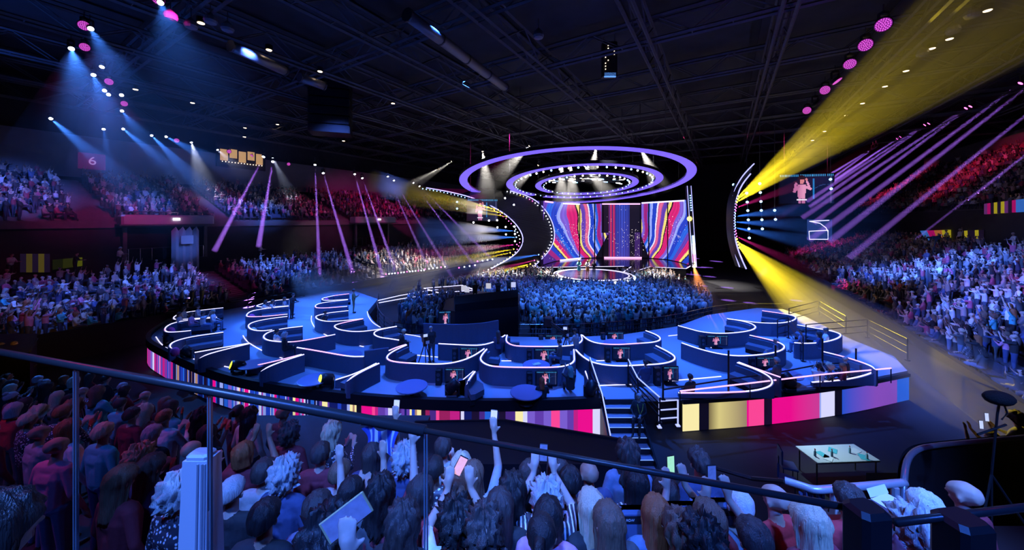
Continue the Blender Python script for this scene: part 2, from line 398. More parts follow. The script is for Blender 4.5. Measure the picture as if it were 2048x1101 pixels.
# balcony boxes that stand out of the upper left tier, over the gangways
def balcony(a0, a1, label, z=7.7, m=None):
    t = thing('balcony_front', label, 'balcony', NA(-45, (a0 + a1) / 2, z))
    th = math.atan2(EN.y, EN.x); cn = NA(-44.9, (a0 + a1) / 2, z)
    mb = MB(); mb.rbox(cn + Vector((0, 0, .42)), (1.6, a1 - a0, 0.85), th, 0.15); mb.build('fascia', mat('balcony_board', (0.55, 0.5, 0.56), 0.6), t)
    mb = MB(); mb.box(cn + Vector((0, 0, -.06)), (1.9, a1 - a0 + .3, 0.12), th); mb.build('soffit', M_conc, t)
    mb = MB(); mb.tube([NA(-44.3, a0, z + 1.1), NA(-44.3, a1, z + 1.1)], 0.04, 6)
    for k in range(8): a = a0 + (a1 - a0) * k / 7; mb.tube([NA(-44.3, a, z + .8), NA(-44.3, a, z + 1.1)], 0.025, 5)
    mb.build('hand_rail', M_chrome, t)
    mb = MB(); mb.box(NA(-44.02, (a0 + a1) / 2 + .3, z + .45), (0.06, 0.5, 0.22), th); mb.build('exit_light', mat('sign_light', (.8, .8, .8), .5, emit=(.8, .75, .9), strength=2.5), t)
    return t
balcony(8.2, 14.6, 'pink-lit balcony front under a seated block, over a dark gangway')
balcony(30.5, 37.5, 'smaller purple balcony front over the second gangway further along')
# gangway boxes (shade of the openings painted as near-black slabs, with door frames) beneath the balconies
for a, lab in [(11.4, 'dark gangway opening under the pink-lit balcony'), (34, 'dark gangway opening under the smaller purple balcony')]:
    th = math.atan2(EN.y, EN.x); t = thing('gangway', lab, 'gangway', NA(-45.4, a, 4))
    mb = MB(); mb.box(NA(-45.5, a, 5.9), (0.3, 5.6, 3.0), th); mb.build('opening', mat('painted_opening_shade', (0.006, 0.006, 0.01), 0.9), t)
    for s in (-2.8, 2.8): mb = MB(); mb.box(NA(-45.3, a + s, 5.9), (0.4, 0.25, 3.1), th); mb.build('jamb', M_conc, t)
    mb = MB()
    for k in range(8): aa = a - 2.6 + 5.2 * k / 7; mb.tube([NA(-45.1, aa, 4.4), NA(-45.1, aa, 5.5)], 0.025, 5)
    mb.tube([NA(-45.1, a - 2.7, 5.5), NA(-45.1, a + 2.7, 5.5)], 0.03, 5); mb.build('guard_rail', M_chrome, t)
# blue-lit folded cloth panel hanging by the gangway (at 370,490)
c = PN(372, 495, -44); t = thing('draped_column', 'pale blue-lit draped column with a jagged top beside the dark gangway', 'drape', Vector((c.x, c.y, 2.9)))
mb = MB(); prof = []; n = 9
for i in range(n):
    x = -1.0 + 2.0 * i / (n - 1); zt = 7.2 + (0.25 if i % 2 else -0.15); p = Vector((c.x, c.y, 0)) + EA * x + EN * (0.12 if i % 2 else -0.12)
    prof.append((Vector((p.x, p.y, 2.9)), Vector((p.x, p.y, zt))))
for (a, b), (a2, b2) in zip(prof, prof[1:]):
    mb.quad(a, a2, b2, b); e = EN * -0.06; mb.quad(a + e, b + e, b2 + e, a2 + e); mb.quad(b, b2, b2 + e, b + e)
mb.build('cloth', mat('pale_cloth', (0.6, 0.62, 0.7), 0.8), t)
mb = MB(); mb.box(Vector((c.x, c.y, 6.2)) + EN * .3, (0.08, .9, .8), math.atan2(EN.y, EN.x)); mb.build('notice', mat('notice_board', (0.75, 0.75, 0.8), 0.6), t)
# numbered block sign
c = PN(184, 323, -57.8); t = thing('block_sign', 'magenta block sign numbered 6 on the high wall', 'sign', c)
mb = MB(); mb.rbox(c, (0.3, 1.9, 1.7), math.atan2(EN.y, EN.x), .1); mb.build('sign_board', mat('sign_magenta', (0.6, 0.05, 0.3), 0.6, emit=(.05, .003, .03), strength=1), t)
def text_obj(s, name, size, m, parent, loc, rot, extr=0.01):
    cu = bpy.data.curves.new(name, 'FONT'); cu.body = s; cu.size = size; cu.align_x = 'CENTER'; cu.align_y = 'CENTER'; cu.extrude = extr
    tmp = bpy.data.objects.new(name, cu); col.objects.link(tmp); me = bpy.data.meshes.new_from_object(tmp.evaluated_get(bpy.context.evaluated_depsgraph_get())); bpy.data.objects.remove(tmp)
    me.materials.clear(); me.materials.append(m); o = bpy.data.objects.new(name, me); col.objects.link(o); o.parent = parent; o.location = Vector(loc) - parent_loc(parent); o.rotation_euler = rot
    return o
text_obj('6', 'sign_numeral', 1.2, mat('sign_white', (.8, .8, .8), .5, emit=(.45, .2, .5), strength=.8), t, c + EN * .18, (R(90), 0, math.atan2(EN.x, -EN.y)))
# warm-lit suites high behind the left tier
c = PN(483, 315, -58); t = thing('lit_suite', 'warm-lit hospitality room with bright window bays high at the back', 'suite', c); th = math.atan2(EN.y, EN.x)
mb = MB(); mb.box(c, (0.5, 5.8, 3.2), th); mb.build('room_front', M_concd, t)
for k in range(5):
    mb = MB(); mb.box(c + EA * (-2.1 + 1.05 * k) + EN * .28 + Vector((0, 0, .3 * (k % 2))), (0.06, .85, 1.5 - .3 * (k % 2)), th)
    mb.build('window_bay', mat('warm_window', (.8, .6, .3), .4, emit=(.85, .48, .2), strength=.55, noise_amt=.4), t)
mb = MB()
for k in range(14): mb.ball(c + EA * (-2.3 + .36 * k) + EN * .34 + Vector((0, 0, -.9)), .05, 6)
mb.build('string_lights', M_bulbw, t)
# suite fronts and screens along the right concourse
def strip_panel(name, label, n, pts, cols, cat='panel', group=None):
    ps = [PN(x, y, n) for x, y in pts]; t = thing(name, label, cat, ps[0], group); k = len(cols)
    for i, c in enumerate(cols):
        a, b = ps[0].lerp(ps[1], i / k), ps[0].lerp(ps[1], (i + .96) / k); d, e = ps[3].lerp(ps[2], i / k), ps[3].lerp(ps[2], (i + .96) / k)
        mb = MB(); o = EN * .1; mb.add([a, b, e, d, a + o, b + o, e + o, d + o], [(0, 1, 2, 3), (7, 6, 5, 4), (0, 4, 5, 1), (3, 2, 6, 7), (0, 3, 7, 4), (1, 5, 6, 2)])
        mb.build('stripe_panel', mat('stripe_%d_%d_%d' % tuple(int(v * 999) for v in c), c, .5, emit=c, strength=.55), t)
    return t
MG = lin(190, 20, 110); CY = lin(60, 120, 210); YE = lin(190, 175, 40); OR = lin(190, 110, 60); DK = lin(30, 20, 45); PU = lin(110, 50, 120)
strip_panel('striped_display', 'striped bright display board on the upper right balcony front', 21.6, [(1968, 408), (2048, 398), (2048, 424), (1968, 429)], [PU, MG, DK, YE, DK, YE, PU, DK, MG, CY, CY])
strip_panel('striped_display', 'striped display behind the camera platform at the back of the right tier', 21.6, [(1840, 462), (1900, 460), (1900, 498), (1860, 494)], [CY, MG, OR, YE])
strip_panel('striped_display', 'narrow yellow striped display right of the right-tier camera platform', 21.6, [(1928, 462), (1965, 460), (1965, 492), (1930, 494)], [YE, DK, DK, YE, DK])
strip_panel('striped_display', 'dull yellow striped display at the back of the near left tier', -45.6, [(40, 508), (100, 508), (100, 545), (40, 545)], [DK, lin(80, 70, 30), DK, lin(90, 80, 30), DK])
strip_panel('striped_display', 'green-yellow lit hoarding beside the left camera deck', -45.4, [(105, 520), (165, 515), (165, 532), (105, 540)], [lin(25, 30, 10), lin(45, 50, 12), lin(90, 95, 15)])
for px, py, lab in [(1630, 470, 'hazy'), (1790, 478, 'dim orange')]:
    strip_panel('lit_doorway', '%s lit doorway at the back of the lower right tier' % lab, 21.6, [(px - 12, py - 8), (px + 12, py - 9), (px + 12, py + 8), (px - 12, py + 10)], [DK, lin(120, 70, 40), DK], 'doorway')

# ---------------------------------------------------------------- raised platform with booths
P0 = 1.3
OUT_L = smooth_line([Vector(p) for p in [(-23.4, 24.6), (-21.7, 21.2), (-20.3, 19.6), (-18.1, 18.26), (-14.4, 16.2), (-11.6, 14.9), (-8.5, 14.0), (-5.2, 13.35), (-2.3, 13.06), (0.7, 13.05), (3.45, 13.25)]], 2)
OUT_R = smooth_line([Vector(p) for p in [(6.5, 13.4), (10, 13.8), (14, 14.6), (17.8, 15.75)]], 2)
INNER = [(19.0, 17.4), (19.3, 20), (20.6, 24.5), (20.6, 26.6), (18.9, 27), (14, 25), (10.5, 22.3), (6.5, 20.7), (3, 20.2), (-.4, 20.4), (-6.5, 20.8), (-8.3, 22.1), (-9.5, 23.8), (-10.7, 25.9), (-11.5, 30), (-15, 33.4), (-21, 33.6), (-24.6, 29.6)]
poly = [(p.x, p.y) for p in OUT_L] + [(4.75, 13.3)] + [(p.x, p.y) for p in OUT_R] + INNER
plat = thing('booth_platform', 'large raised crescent platform with blue carpet carrying the seating booths', 'platform', (0, 20, 0))
mb = MB(); mb.prism(poly, P0 - 0.12, P0); mb.build('carpet_deck', M_carpet, plat)
mb = MB(); ip = [(x * .97, 20 + (y - 20) * .93) for x, y in poly]; mb.prism(ip, 0.0, P0 - 0.13); mb.build('skirt', M_black2, plat)
mb = MB(); mb.ribbon(OUT_L, 0.10, 1.06, 1.46, off=-0.12); mb.build('parapet', M_black, plat)
# light line along the rim and step edges
def light_line(pts, z=P0, w=0.035, m=None, name='edge_light', parent=plat, h=0.025):
    mb = MB(); mb.ribbon(pts, w / 2, z, z + h); return mb.build(name, m or M_ledw, parent)
def floor_pts(c, L, z=P0): return [PX(*c(*p), z).to_2d() for p in L]
for c, L in [(c4, [(125, 450), (165, 510), (250, 565), (430, 630), (600, 670), (730, 697)]),
             (c4, [(1310, 675), (1500, 708), (1680, 740)]), (c4, [(810, 440), (830, 475), (880, 515), (980, 570), (1120, 620)]),
             (c4, [(1350, 285), (1345, 320), (1365, 365), (1400, 405), (1470, 440)]), (c4, [(1550, 470), (1650, 500), (1760, 530)]),
             (c4, [(1788, 250), (1795, 290), (1830, 340), (1890, 375)]),
             (c5, [(100, 785), (280, 797), (460, 805)]), (c5, [(890, 830), (1230, 832)]), (c5, [(235, 590), (440, 610), (640, 625)]),
             (c5, [(955, 640), (1300, 640)]), (c5, [(200, 430), (270, 440), (345, 457)]), (c5, [(1700, 640), (1990, 628)]), (c5, [(1720, 835), (1985, 825)]),
             (c6, [(300, 695), (500, 680), (690, 662)]), (c6, [(330, 385), (420, 375)]), (c6, [(620, 465), (760, 450), (860, 435)])]:
    light_line(smooth_line([Vector(p) for p in floor_pts(c, L)], 2))

# LED bands round the platform edge
def band(name, label, line, colf, z0, z1, off):
    pts = [Vector((p.x, p.y, 0)) for p in offset(resample(line, 0.04), off)]
    t = thing(name, label, 'screen', (pts[0].x, pts[0].y, z0)); per = 32; i = 0
    while i < len(pts) - 1:
        j = min(i + per, len(pts) - 1); mb = MB(); cs = []
        for k in range(i, j):
            a, b = pts[k], pts[k + 1]
            a0, b0, b1, a1 = [Vector((p.x, p.y, z)) for p, z in ((a, z0), (b, z0), (b, z1), (a, z1))]
            mb.quad(a0, b0, b1, a1); m = (a + b) / 2; cs.append(colf(CX + F * m.x / m.y, k, m))
        bk = [Vector((p.x, p.y, 0)) + Vector((-.0, .06, 0)) for p in (pts[i], pts[j])]
        mb.quad(Vector((bk[1].x, bk[1].y, z0)), Vector((bk[0].x, bk[0].y, z0)), Vector((bk[0].x, bk[0].y, z1)), Vector((bk[1].x, bk[1].y, z1))); cs.append((0, 0, 0))
        mb.build('led_panel', M_ledband, t, cols=cs); i = j
    return t
PAL = {'n': lin(14, 24, 96), 'b': lin(30, 62, 190), 'B': lin(34, 96, 215), 'p': lin(96, 60, 170), 'P': lin(120, 92, 205), 'm': lin(190, 30, 130), 'M': lin(235, 10, 140), 'r': lin(150, 30, 90),
       'k': lin(250, 70, 150), 'w': lin(215, 215, 255), 'l': lin(150, 165, 240), 'y': lin(250, 236, 170), 'o': lin(170, 130, 110), 'd': lin(24, 12, 40), 'z': lin(12, 8, 24), 'v': lin(70, 40, 130), 'g': lin(178, 165, 110)}
def stripes_from(L, x0, sc_):
    xs = [x0 + a / sc_ for a, c in L]; cs = [PAL[c] for a, c in L]
    def f(px, *_):
        i = 0
        while i < len(xs) - 1 and px >= xs[i + 1]: i += 1
        return cs[i]
    return f
NEAR = stripes_from([(0, 'b'), (25, 'n'), (60, 'l'), (75, 'y'), (90, 'o'), (104, 'y'), (115, 'z'), (140, 'm'), (150, 'M'), (205, 'k'), (222, 'm'), (240, 'p'), (280, 'P'), (300, 'w'), (325, 'l'), (345, 'y'), (360, 'v'), (378, 'p'), (395, 'n'), (410, 'p'), (425, 'y'), (438, 'b'), (458, 'o'), (470, 'y'), (490, 'd'),
                     (515, 'r'), (545, 'v'), (580, 'k'), (600, 'r'), (660, 'm'), (715, 'd'), (722, 'w'), (745, 'n'), (790, 'd'), (830, 'v'), (865, 'B'), (905, 'n'), (950, 'd'), (985, 'v'), (1045, 'y'), (1090, 'w'), (1115, 'P'), (1160, 'p'), (1210, 'P'), (1255, 'k'), (1305, 'P'), (1345, 'p'), (1385, 'm'), (1410, 'M'), (1497, 'w')], 674, 2.926)
rs = random.Random(3); fine = []; k = 0
pools = [(0, 230, 'pmPmklrpmMPpwvbm'), (230, 330, 'nbdBobnBldn'), (330, 450, 'bnlBwnbmMlyPwb'), (450, 700, 'nBlwbMnnylpBdn'), (700, 2000, 'pmPwlmypk')]
while k < 1200:
    pool = [p for a, b, p in pools if a <= k < b][0]; w = rs.choice([1, 1, 2, 2, 3, 4, 6]); fine += [PAL[rs.choice(pool)]] * w; k += w
def left_cols(px, k, m):
    if m.x > -8.2 and px >= 676: return NEAR(px)
    return fine[min(k, 1199)]
band('led_fascia', 'long curved LED fascia with thin coloured stripes round the platform, left of stairs', [p for p in OUT_L if p.y < 24.0 and p.x < 3.3], left_cols, 0.04, 1.05, -0.16)
RB = [(55, 'y'), (150, 'z'), (205, 'g'), (425, 'M'), (436, 'k'), (525, 'd'), (575, 'M'), (850, 'l'), (862, 'w'), (940, 'z'), (985, 'B'), (1090, 'P'), (1305, 'B')]
_rb = stripes_from(RB, 1348, 2.926)
def lerp3(a, b, t): t = max(0, min(1, t)); return tuple(x + (y - x) * t for x, y in zip(a, b))
def right_cols(px, k, m):
    x = (px - 1348) * 2.926
    if 205 <= x < 425: return lerp3(lin(120, 105, 70), lin(215, 200, 130), (x - 205) / 60) if x < 265 else lerp3(lin(215, 200, 130), lin(150, 130, 105), (x - 265) / 160)
    if 575 <= x < 850: return lerp3(PAL['M'], lin(200, 60, 150), (x - 680) / 170)
    if 985 <= x < 1305: return lerp3(lin(36, 80, 205), lin(130, 75, 185), (x - 985) / 200)
    return _rb(px)
band('led_fascia', 'LED fascia with broad cream, magenta and blue blocks, right of stairs', OUT_R, right_cols, 0.02, 1.06, -0.05)
mb = MB(); mb.ribbon(OUT_R, 0.2, 1.07, 1.20, off=0.1); mb.build('ledge', M_black, plat)

# ---------------------------------------------------------------- booths
WZ = 2.05
def booth(c, L, label, bench=None, second=None, pink=(), hw=0.07, lit=True, wz=WZ):
    p3 = [PX(*c(*p[:2]), p[2] if len(p) > 2 else wz) for p in L]; p3 = smooth_line(p3, 2) if len(p3) > 2 else p3; pts = [p.to_2d() for p in p3]; tz = [p.z for p in p3]
    cen = sum(pts, Vector((0, 0))) / len(pts)
    t = thing('booth', label, 'booth', (cen.x, cen.y, P0), 'curved seating booths on the platform')
    mb = MB(); mb.ribbon(pts, hw, P0, tz); part_ = mb.build('partition', M_booth, t)
    if lit:
        n = len(pts); segs = [(0, n, M_ledw)] if not pink else []
        if pink:
            a, b = int(pink[0] * n), int(pink[1] * n); segs = [(0, a + 1, M_ledw), (a, b + 1, M_ledp), (b, n, M_ledw)]
        for a, b, m in segs:
            q = pts[a:b]
            if len(q) > 1: mb = MB(); mb.ribbon(q, 0.024, tz[a:b], [z + .03 for z in tz[a:b]]); mb.build('led_strip', m, part_)
    for sp in (bench, second):
        if not sp: continue
        n = len(pts); q = pts[int(sp[0] * n):max(int(sp[0] * n) + 2, int(sp[1] * n))]
        d = 1 if (offset(q, .3)[len(q) // 2] - cen).length < (offset(q, -.3)[len(q) // 2] - cen).length else -1
        mb = MB(); mb.ribbon(q, 0.26, P0, P0 + .22, off=d * (hw + .27)); mb.build('bench_base', M_black2, t)
        mb = MB(); mb.ribbon(q, 0.29, P0 + .22, P0 + .43, off=d * (hw + .29)); bs_ = mb.build('bench_seat', M_bench, t)
        mb = MB(); mb.ribbon(q, 0.05, P0 + .43, wz - .07, off=d * (hw + .05)); mb.build('back_cushion', M_bench, bs_)
    return t
B = [
 (c4, [(655, 222), (490, 240), (330, 262), (262, 292), (268, 318), (400, 309), (603, 293)], 'booth full of people at the far left edge of the platform', (0, .35), None, ()),
 (c4, [(605, 299), (400, 316), (262, 340), (205, 370), (192, 398), (215, 415), (300, 412), (400, 402)], 'empty booth with black handrails in front, at the left edge', (0, .3), None, (.5, .6)),
 (c4, [(655, 415), (400, 450), (270, 485), (228, 520), (258, 552, 1.8), (325, 575, 1.5)], 'booth with long bench behind the first black floor lamp on the left rim', (0, .35), None, ()),
 (c4, [(860, 505), (650, 555), (510, 595), (462, 628, 1.85), (480, 650, 1.6)], 'booth with grey bench between the two left-rim floor lamps', (0, .45), None, ()),
 (c4, [(430, 575), (600, 545), (850, 503)], 'straight low partition with light strip left of the grey-bench booth', None, None, ()),
 (c4, [(1290, 590), (1130, 640), (990, 695), (943, 735, 1.8), (962, 758, 1.55)], 'booth with grey bench behind the yellow-lensed floor lamp, third along the rim', (0, .45), None, ()),
 (c4, [(850, 690, 1.6), (1060, 645, 1.85), (1270, 590)], 'straight partition light strip running up from the yellow-lensed floor lamp', None, None, (.3, .8)),
 (c4, [(1880, 660), (1750, 720), (1650, 780), (1623, 815, 1.8), (1640, 838, 1.55)], 'booth with grey bench right of the second yellow-lensed floor lamp', (0, .5), None, ()),
 (c4, [(1540, 790, 1.6), (1700, 740, 1.85), (1860, 660)], 'straight partition with light strip above the second yellow-lensed floor lamp', None, None, ()),
 (c4, [(1170, 155), (1050, 165), (925, 200), (915, 212), (1000, 220), (1168, 207)], 'far booth with two people leaning, second column from the left', (0, .3), None, ()),
 (c4, [(1170, 209), (1000, 226), (872, 246), (832, 280), (852, 295), (1000, 289), (1160, 272)], 'booth with a pink cushion below the far leaning pair', (0, .3), None, (.6, .9)),
 (c4, [(1160, 290), (1000, 310), (885, 335), (845, 362), (872, 395), (955, 406), (1040, 396)], 'booth with a pale cushion above the couple on the platform', (0, .4), None, ()),
 (c4, [(1280, 368), (1130, 385), (1015, 410), (965, 445), (988, 475), (1080, 490), (1200, 493), (1350, 470), (1535, 432)], 'long booth where a dark-haired and a white-haired person sit together', (0, .28), None, (.72, .9)),
 (c4, [(1235, 535), (1400, 562), (1650, 608), (1760, 606)], 'plain partition with light strip below the seated couple', None, None, (.2, .6)),
 (c4, [(1765, 560), (1850, 548), (1955, 535)], 'unlit square blue partition block in the middle left of the platform', None, None, ()),
 (c4, [(1645, 112), (1530, 125), (1445, 144), (1425, 155), (1460, 166), (1635, 156)], 'farthest small booth of the third column, with a red cushion', (0, .3), None, (.0, .25)),
 (c4, [(1635, 159), (1500, 173), (1405, 188), (1370, 210), (1402, 228), (1630, 211)], 'empty booth just below the farthest small booth', (0, .3), None, (.6, .9)),
 (c4, [(1640, 245), (1480, 262), (1385, 285), (1382, 300), (1402, 315), (1462, 330), (1560, 328), (1755, 308)], 'booth where one person in black sits alone, third column', (0, .3), None, ()),
 (c4, [(1755, 309), (1620, 335), (1540, 355), (1525, 370), (1562, 395), (1680, 412), (1800, 405), (2020, 368)], 'empty booth with two bench cushions beside the inner walkway', (0, .3), None, (.0, .25)),
 (c4, [(2020, 369), (1930, 385), (1852, 405), (1835, 430), (1880, 455), (1960, 465), (2040, 478)], 'booth with crouching camera person beside the inner barrier', (0, .3), None, ()),
 (c5, [(210, 515), (120, 555), (62, 592), (50, 625), (110, 650), (300, 663), (500, 668), (640, 642), (740, 600), (820, 545)], 'large booth where the standing camera operator works', (0, .18), None, (.35, .5)),
 (c5, [(70, 560), (140, 530), (205, 512)], 'short light-strip partition behind the standing camera operator', None, None, (.2, .9)),
 (c5, [(840, 548), (803, 590), (785, 630), (830, 670), (920, 690), (1300, 694), (1450, 686), (1530, 650), (1527, 600), (1525, 550)], 'central booth with the man in a dark shirt seated sideways', (0, .12), (.88, 1), (.4, .6)),
 (c5, [(1540, 553), (1590, 605), (1680, 660), (1860, 683), (2045, 674), (2220, 665), (2310, 640), (2325, 610), (2280, 575), (2170, 520)], 'wide booth behind the stair head, right of centre', (.78, 1), None, ()),
 (c5, [(460, 505), (700, 518), (800, 518), (900, 492), (985, 437)], 'rear central booth behind the standing camera operator', None, None, ()),
 (c5, [(1000, 437), (988, 485), (1030, 515), (1100, 527), (1400, 528), (1540, 516), (1595, 482), (1582, 435)], 'rear central booth with a screen behind it, by the crane camera', (0, .12), None, (.2, .5)),
 (c5, [(1590, 437), (1640, 480), (1720, 505), (1860, 514), (2045, 502), (2150, 495), (2212, 475), (2190, 440), (2090, 402)], 'rear booth with glowing table, right of the crane camera', (.8, 1), None, (.3, .5)),
 (c5, [(600, 830, 1.5), (665, 780, 1.75), (735, 722)], 'slanting lit partition beside the central front sofa', None, None, ()),
 (c5, [(747, 725), (712, 770), (685, 815, 1.9), (676, 850, 1.7), (700, 890, 1.5)], 'grey sofa booth at the centre of the front rim', (0, .8), None, ()),
 (c5, [(1615, 722), (1632, 770, 1.85), (1645, 820, 1.6)], 'short grey sofa partition left of the stair rail', None, None, ()),
 (c6, [(970, 213), (1080, 228), (1180, 245), (1208, 262), (1170, 286), (1080, 300), (940, 295), (850, 282), (735, 269)], 'farthest right booth with blue bench by the black railing', (0, .25), None, (.0, .2)),
 (c6, [(730, 266), (840, 284), (910, 305), (932, 330), (880, 352), (760, 367), (640, 368), (540, 355), (470, 335), (397, 315)], 'booth in the orange light beam, right of the crowd', (0, .28), None, ()),
 (c6, [(885, 380), (1040, 415), (1110, 440), (1127, 465), (1090, 490), (1000, 510), (820, 525), (680, 510), (540, 475), (422, 433)], 'long booth with one person lounging, right centre', (0, .25), None, (.05, .2)),
 (c6, [(1210, 310), (1330, 332), (1450, 352), (1515, 375), (1490, 402), (1400, 428), (1280, 438), (1190, 432)], 'right-edge booth with three people behind black rails', (0, .3), None, ()),
 (c6, [(800, 568), (920, 610), (1020, 660), (1045, 700, 1.9), (1020, 735, 1.7), (900, 765, 1.5), (640, 775, 1.45), (400, 775, 1.45)], 'near right booth with pink-lit rail in front', (0, .3), None, (.7, .95)),
 (c6, [(810, 565), (950, 618), (1095, 668)], 'pink light-strip partition behind the near right booth', None, None, (.3, .95)),
 (c6, [(1385, 492), (1520, 525), (1650, 565), (1735, 600), (1740, 630, 1.85), (1640, 665, 1.62), (1500, 690, 1.5), (1310, 702, 1.45)], 'near right corner booth with a group of guests', (0, .35), None, (.15, .35)),
]
for c, L, lab, b1, b2, pk in B: booth(c, L, lab, b1, b2, pk, lit=('unlit' not in lab))
# low round tables inside booths
def low_table(px, py, lab, r=0.55):
    p = PX(px, py, P0 + .42); t = thing('low_table', lab, 'table', (p.x, p.y, P0), 'low round booth tables')
    mb = MB(); mb.lathe([(r * .98, .37), (r, .385), (r, .41), (r * .97, .42)], (p.x, p.y, P0), 24); mb.build('table_top', mat('table_blue', (0.2, 0.24, 0.45), 0.35), t, False)
    mb = MB(); mb.lathe([(r * .55, 0), (r * .5, .03), (.08, .06), (.07, .36)], (p.x, p.y, P0), 14); mb.build('pedestal', M_black, t, True)
for px, py, lab in [(*c4(900, 660), 'low round blue table beside the first yellow-lensed floor lamp'), (*c4(1370, 780), 'low round table left of the second yellow-lensed floor lamp'),
                    (*c5(250, 835), 'low round table near the front rim, left of the central sofa'), (*c5(1230, 668), 'low table with white papers in the central booth'),
                    (*c5(1850, 495), 'glowing low table in the rear booth'), (*c4(1640, 590), 'low table in front of the unlit partition block'), (*c6(1130, 640), 'low table beside the near right corner booth'), (*c5(1150, 880), 'low glossy table at the front rim near the stairs')]:
    low_table(px, py, lab, 0.6)
p = PX(*c5(1228, 668), P0 + .42); t = thing('paper_stack', 'white papers lying on the central booth table', 'paper', p + Vector((0, 0, .004)))
mb = MB(); mb.box(p + Vector((0, 0, .015)), (.3, .21, .02), .3); mb.box(p + Vector((.05, .02, .032)), (.3, .21, .012), .5); mb.build('sheet', mat('paper_white', (.85, .85, .85), .7), t)
# round cushions
def cushion(px, py, m, lab):
    p = PX(px, py, WZ - .1); t = thing('round_cushion', lab, 'cushion', (p.x, p.y, P0 + .43))
    mb = MB(); mb.ball((p.x, p.y, WZ - .22), (.2, .16, .22), 12); o = mb.build('cushion_cover', m, t, True)
    mb = MB(); mb.ball((p.x, p.y - .2, WZ - .2), .025, 6); mb.build('button', M_black, t)
MC = mat('pink_cushion', (.9, .1, .35), .7, bump=.1); MY = mat('pale_cushion', (.8, .8, .5), .7, bump=.1)
for a in [(*c4(245, 388), MC, 'pink round cushion in the booth behind the black handrails'), (*c4(275, 548), MC, 'pink round cushion by the first floor lamp'), (*c4(880, 282), MC, 'pink round cushion below the far leaning pair'),
          (*c4(890, 388), MY, 'pale yellow round cushion above the seated couple'), (*c4(1465, 153), MC, 'small red round cushion in the farthest booth')]: cushion(*a)
# ---------------------------------------------------------------- screens showing the singer
def cap(u, v, a, b, w):
    ax, ay = a; bx, by = b; dx, dy = bx - ax, by - ay; t = max(0, min(1, ((u - ax) * dx + (v - ay) * dy) / (dx * dx + dy * dy)))
    return (u - ax - t * dx) ** 2 + ((v - ay - t * dy) * .6) ** 2 < w * w
def pic(u, v, bars=True):
    pk, pk2, sk, hr = lin(226, 150, 190), lin(190, 110, 160), lin(215, 130, 140), lin(40, 18, 30)
    if .09 < v < .15 and .33 < u < .51: return lin(235, 225, 245)
    if ((u - .42) / .075) ** 2 + ((v - .87) / .10) ** 2 < 1 and v > .83 - .0: return hr
    if ((u - .42) / .05) ** 2 + ((v - .78) / .11) ** 2 < 1: return hr if u < .39 else sk
    if cap(u, v, (.36, .58), (.285, .42), .028) or cap(u, v, (.285, .42), (.315, .68), .024): return pk2
    if cap(u, v, (.48, .58), (.575, .50), .028) or cap(u, v, (.575, .50), (.52, .74), .022): return pk
    if cap(u, v, (.52, .74), (.505, .84), .02): return sk
    if cap(u, v, (.27, .74), (.33, .76), .012): return lin(60, 30, 50)
    if .18 < v < .66 and abs(u - .42) < .062 + .03 * v: return lerp3(pk2, pk, (u - .33) / .12)
    if v <= .18 and (.355 < u < .412 or .428 < u < .485): return pk2
    if v > .93 and bars: return lin(60, 150, 210) if int(u * 60) % 2 else lin(8, 14, 40)
    if .62 < u < .66 and .15 < v < .85: return lin(30, 120, 190)
    if .94 < u < .965: return lin(70, 70, 110)
    if u > .66 and abs(v - .55 - .1 * math.sin(u * 9)) < .012: return lin(50, 70, 130)
    return lerp3(lin(6, 8, 30), lin(16, 26, 66), u)
def picture_data(nx, ny):
    mb = MB(); cs = []
    for i in range(nx):
        for j in range(ny):
            a, b, c, d = i / nx - .5, (i + 1) / nx - .5, j / ny - .5, (j + 1) / ny - .5
            mb.quad((a, 0, c), (b, 0, c), (b, 0, d), (a, 0, d)); cs.append(pic((i + .5) / nx, (j + .5) / ny))
    return mb.data('picture', M_figure, cols=cs)
PIC = picture_data(64, 40)
def monitor(px, py, w, h, Y, lab, stand=True, rz=0.0, speaker=True, name='booth_monitor', floor=P0, frame=0.04):
    c = W(px, py, Y); ww, hh = w / F * Y, h / F * Y
    t = thing(name, lab, 'screen', (c.x, c.y, c.z - hh / 2), None, rz)
    mb = MB(); mb.rbox((0, .05, hh / 2), (ww + frame * 2, .08, hh + frame * 2), 0, .015); bz = inst('bezel', mb.data('bezel', M_black), t)
    o = inst('picture', PIC, bz, (0, .05 - .045, hh / 2), None, (ww, 1, hh))
    if stand and c.z - hh / 2 - floor > .02:
        hgt = c.z - hh / 2 - floor; mb = MB(); mb.box((0, .07, -hgt / 2), (.12, .06, hgt)); mb.rbox((0, .07, -hgt + .015), (.5, .3, .03), 0, .01); inst('stand', mb.data('stand', M_black), t)
    if speaker:
        s = thing('speaker_box', 'small black loudspeaker beside the %s' % lab, 'speaker', (c.x - ww / 2 - .28, c.y + .02, floor))
        mb = MB(); z1 = c.z + hh / 2 - floor; mb.rbox((0, 0, z1 / 2), (.24, .24, z1), 0, .02); inst('cabinet', mb.data('cabinet', M_black), s)
        mb = MB(); mb.lathe([(.0, 0), (.07, .0), (.08, .012)], (0, 0, 0), 12, M=Matrix.Rotation(R(90), 3, 'X')); inst('cone', mb.data('cone', M_steel), s, (0, -.125, z1 * .7)); inst('cone', bpy.data.meshes['cone'], s, (0, -.125, z1 * .4), None, .8)
    return t
def wallY(pyt): return (H - WZ) * F / (pyt - HY)
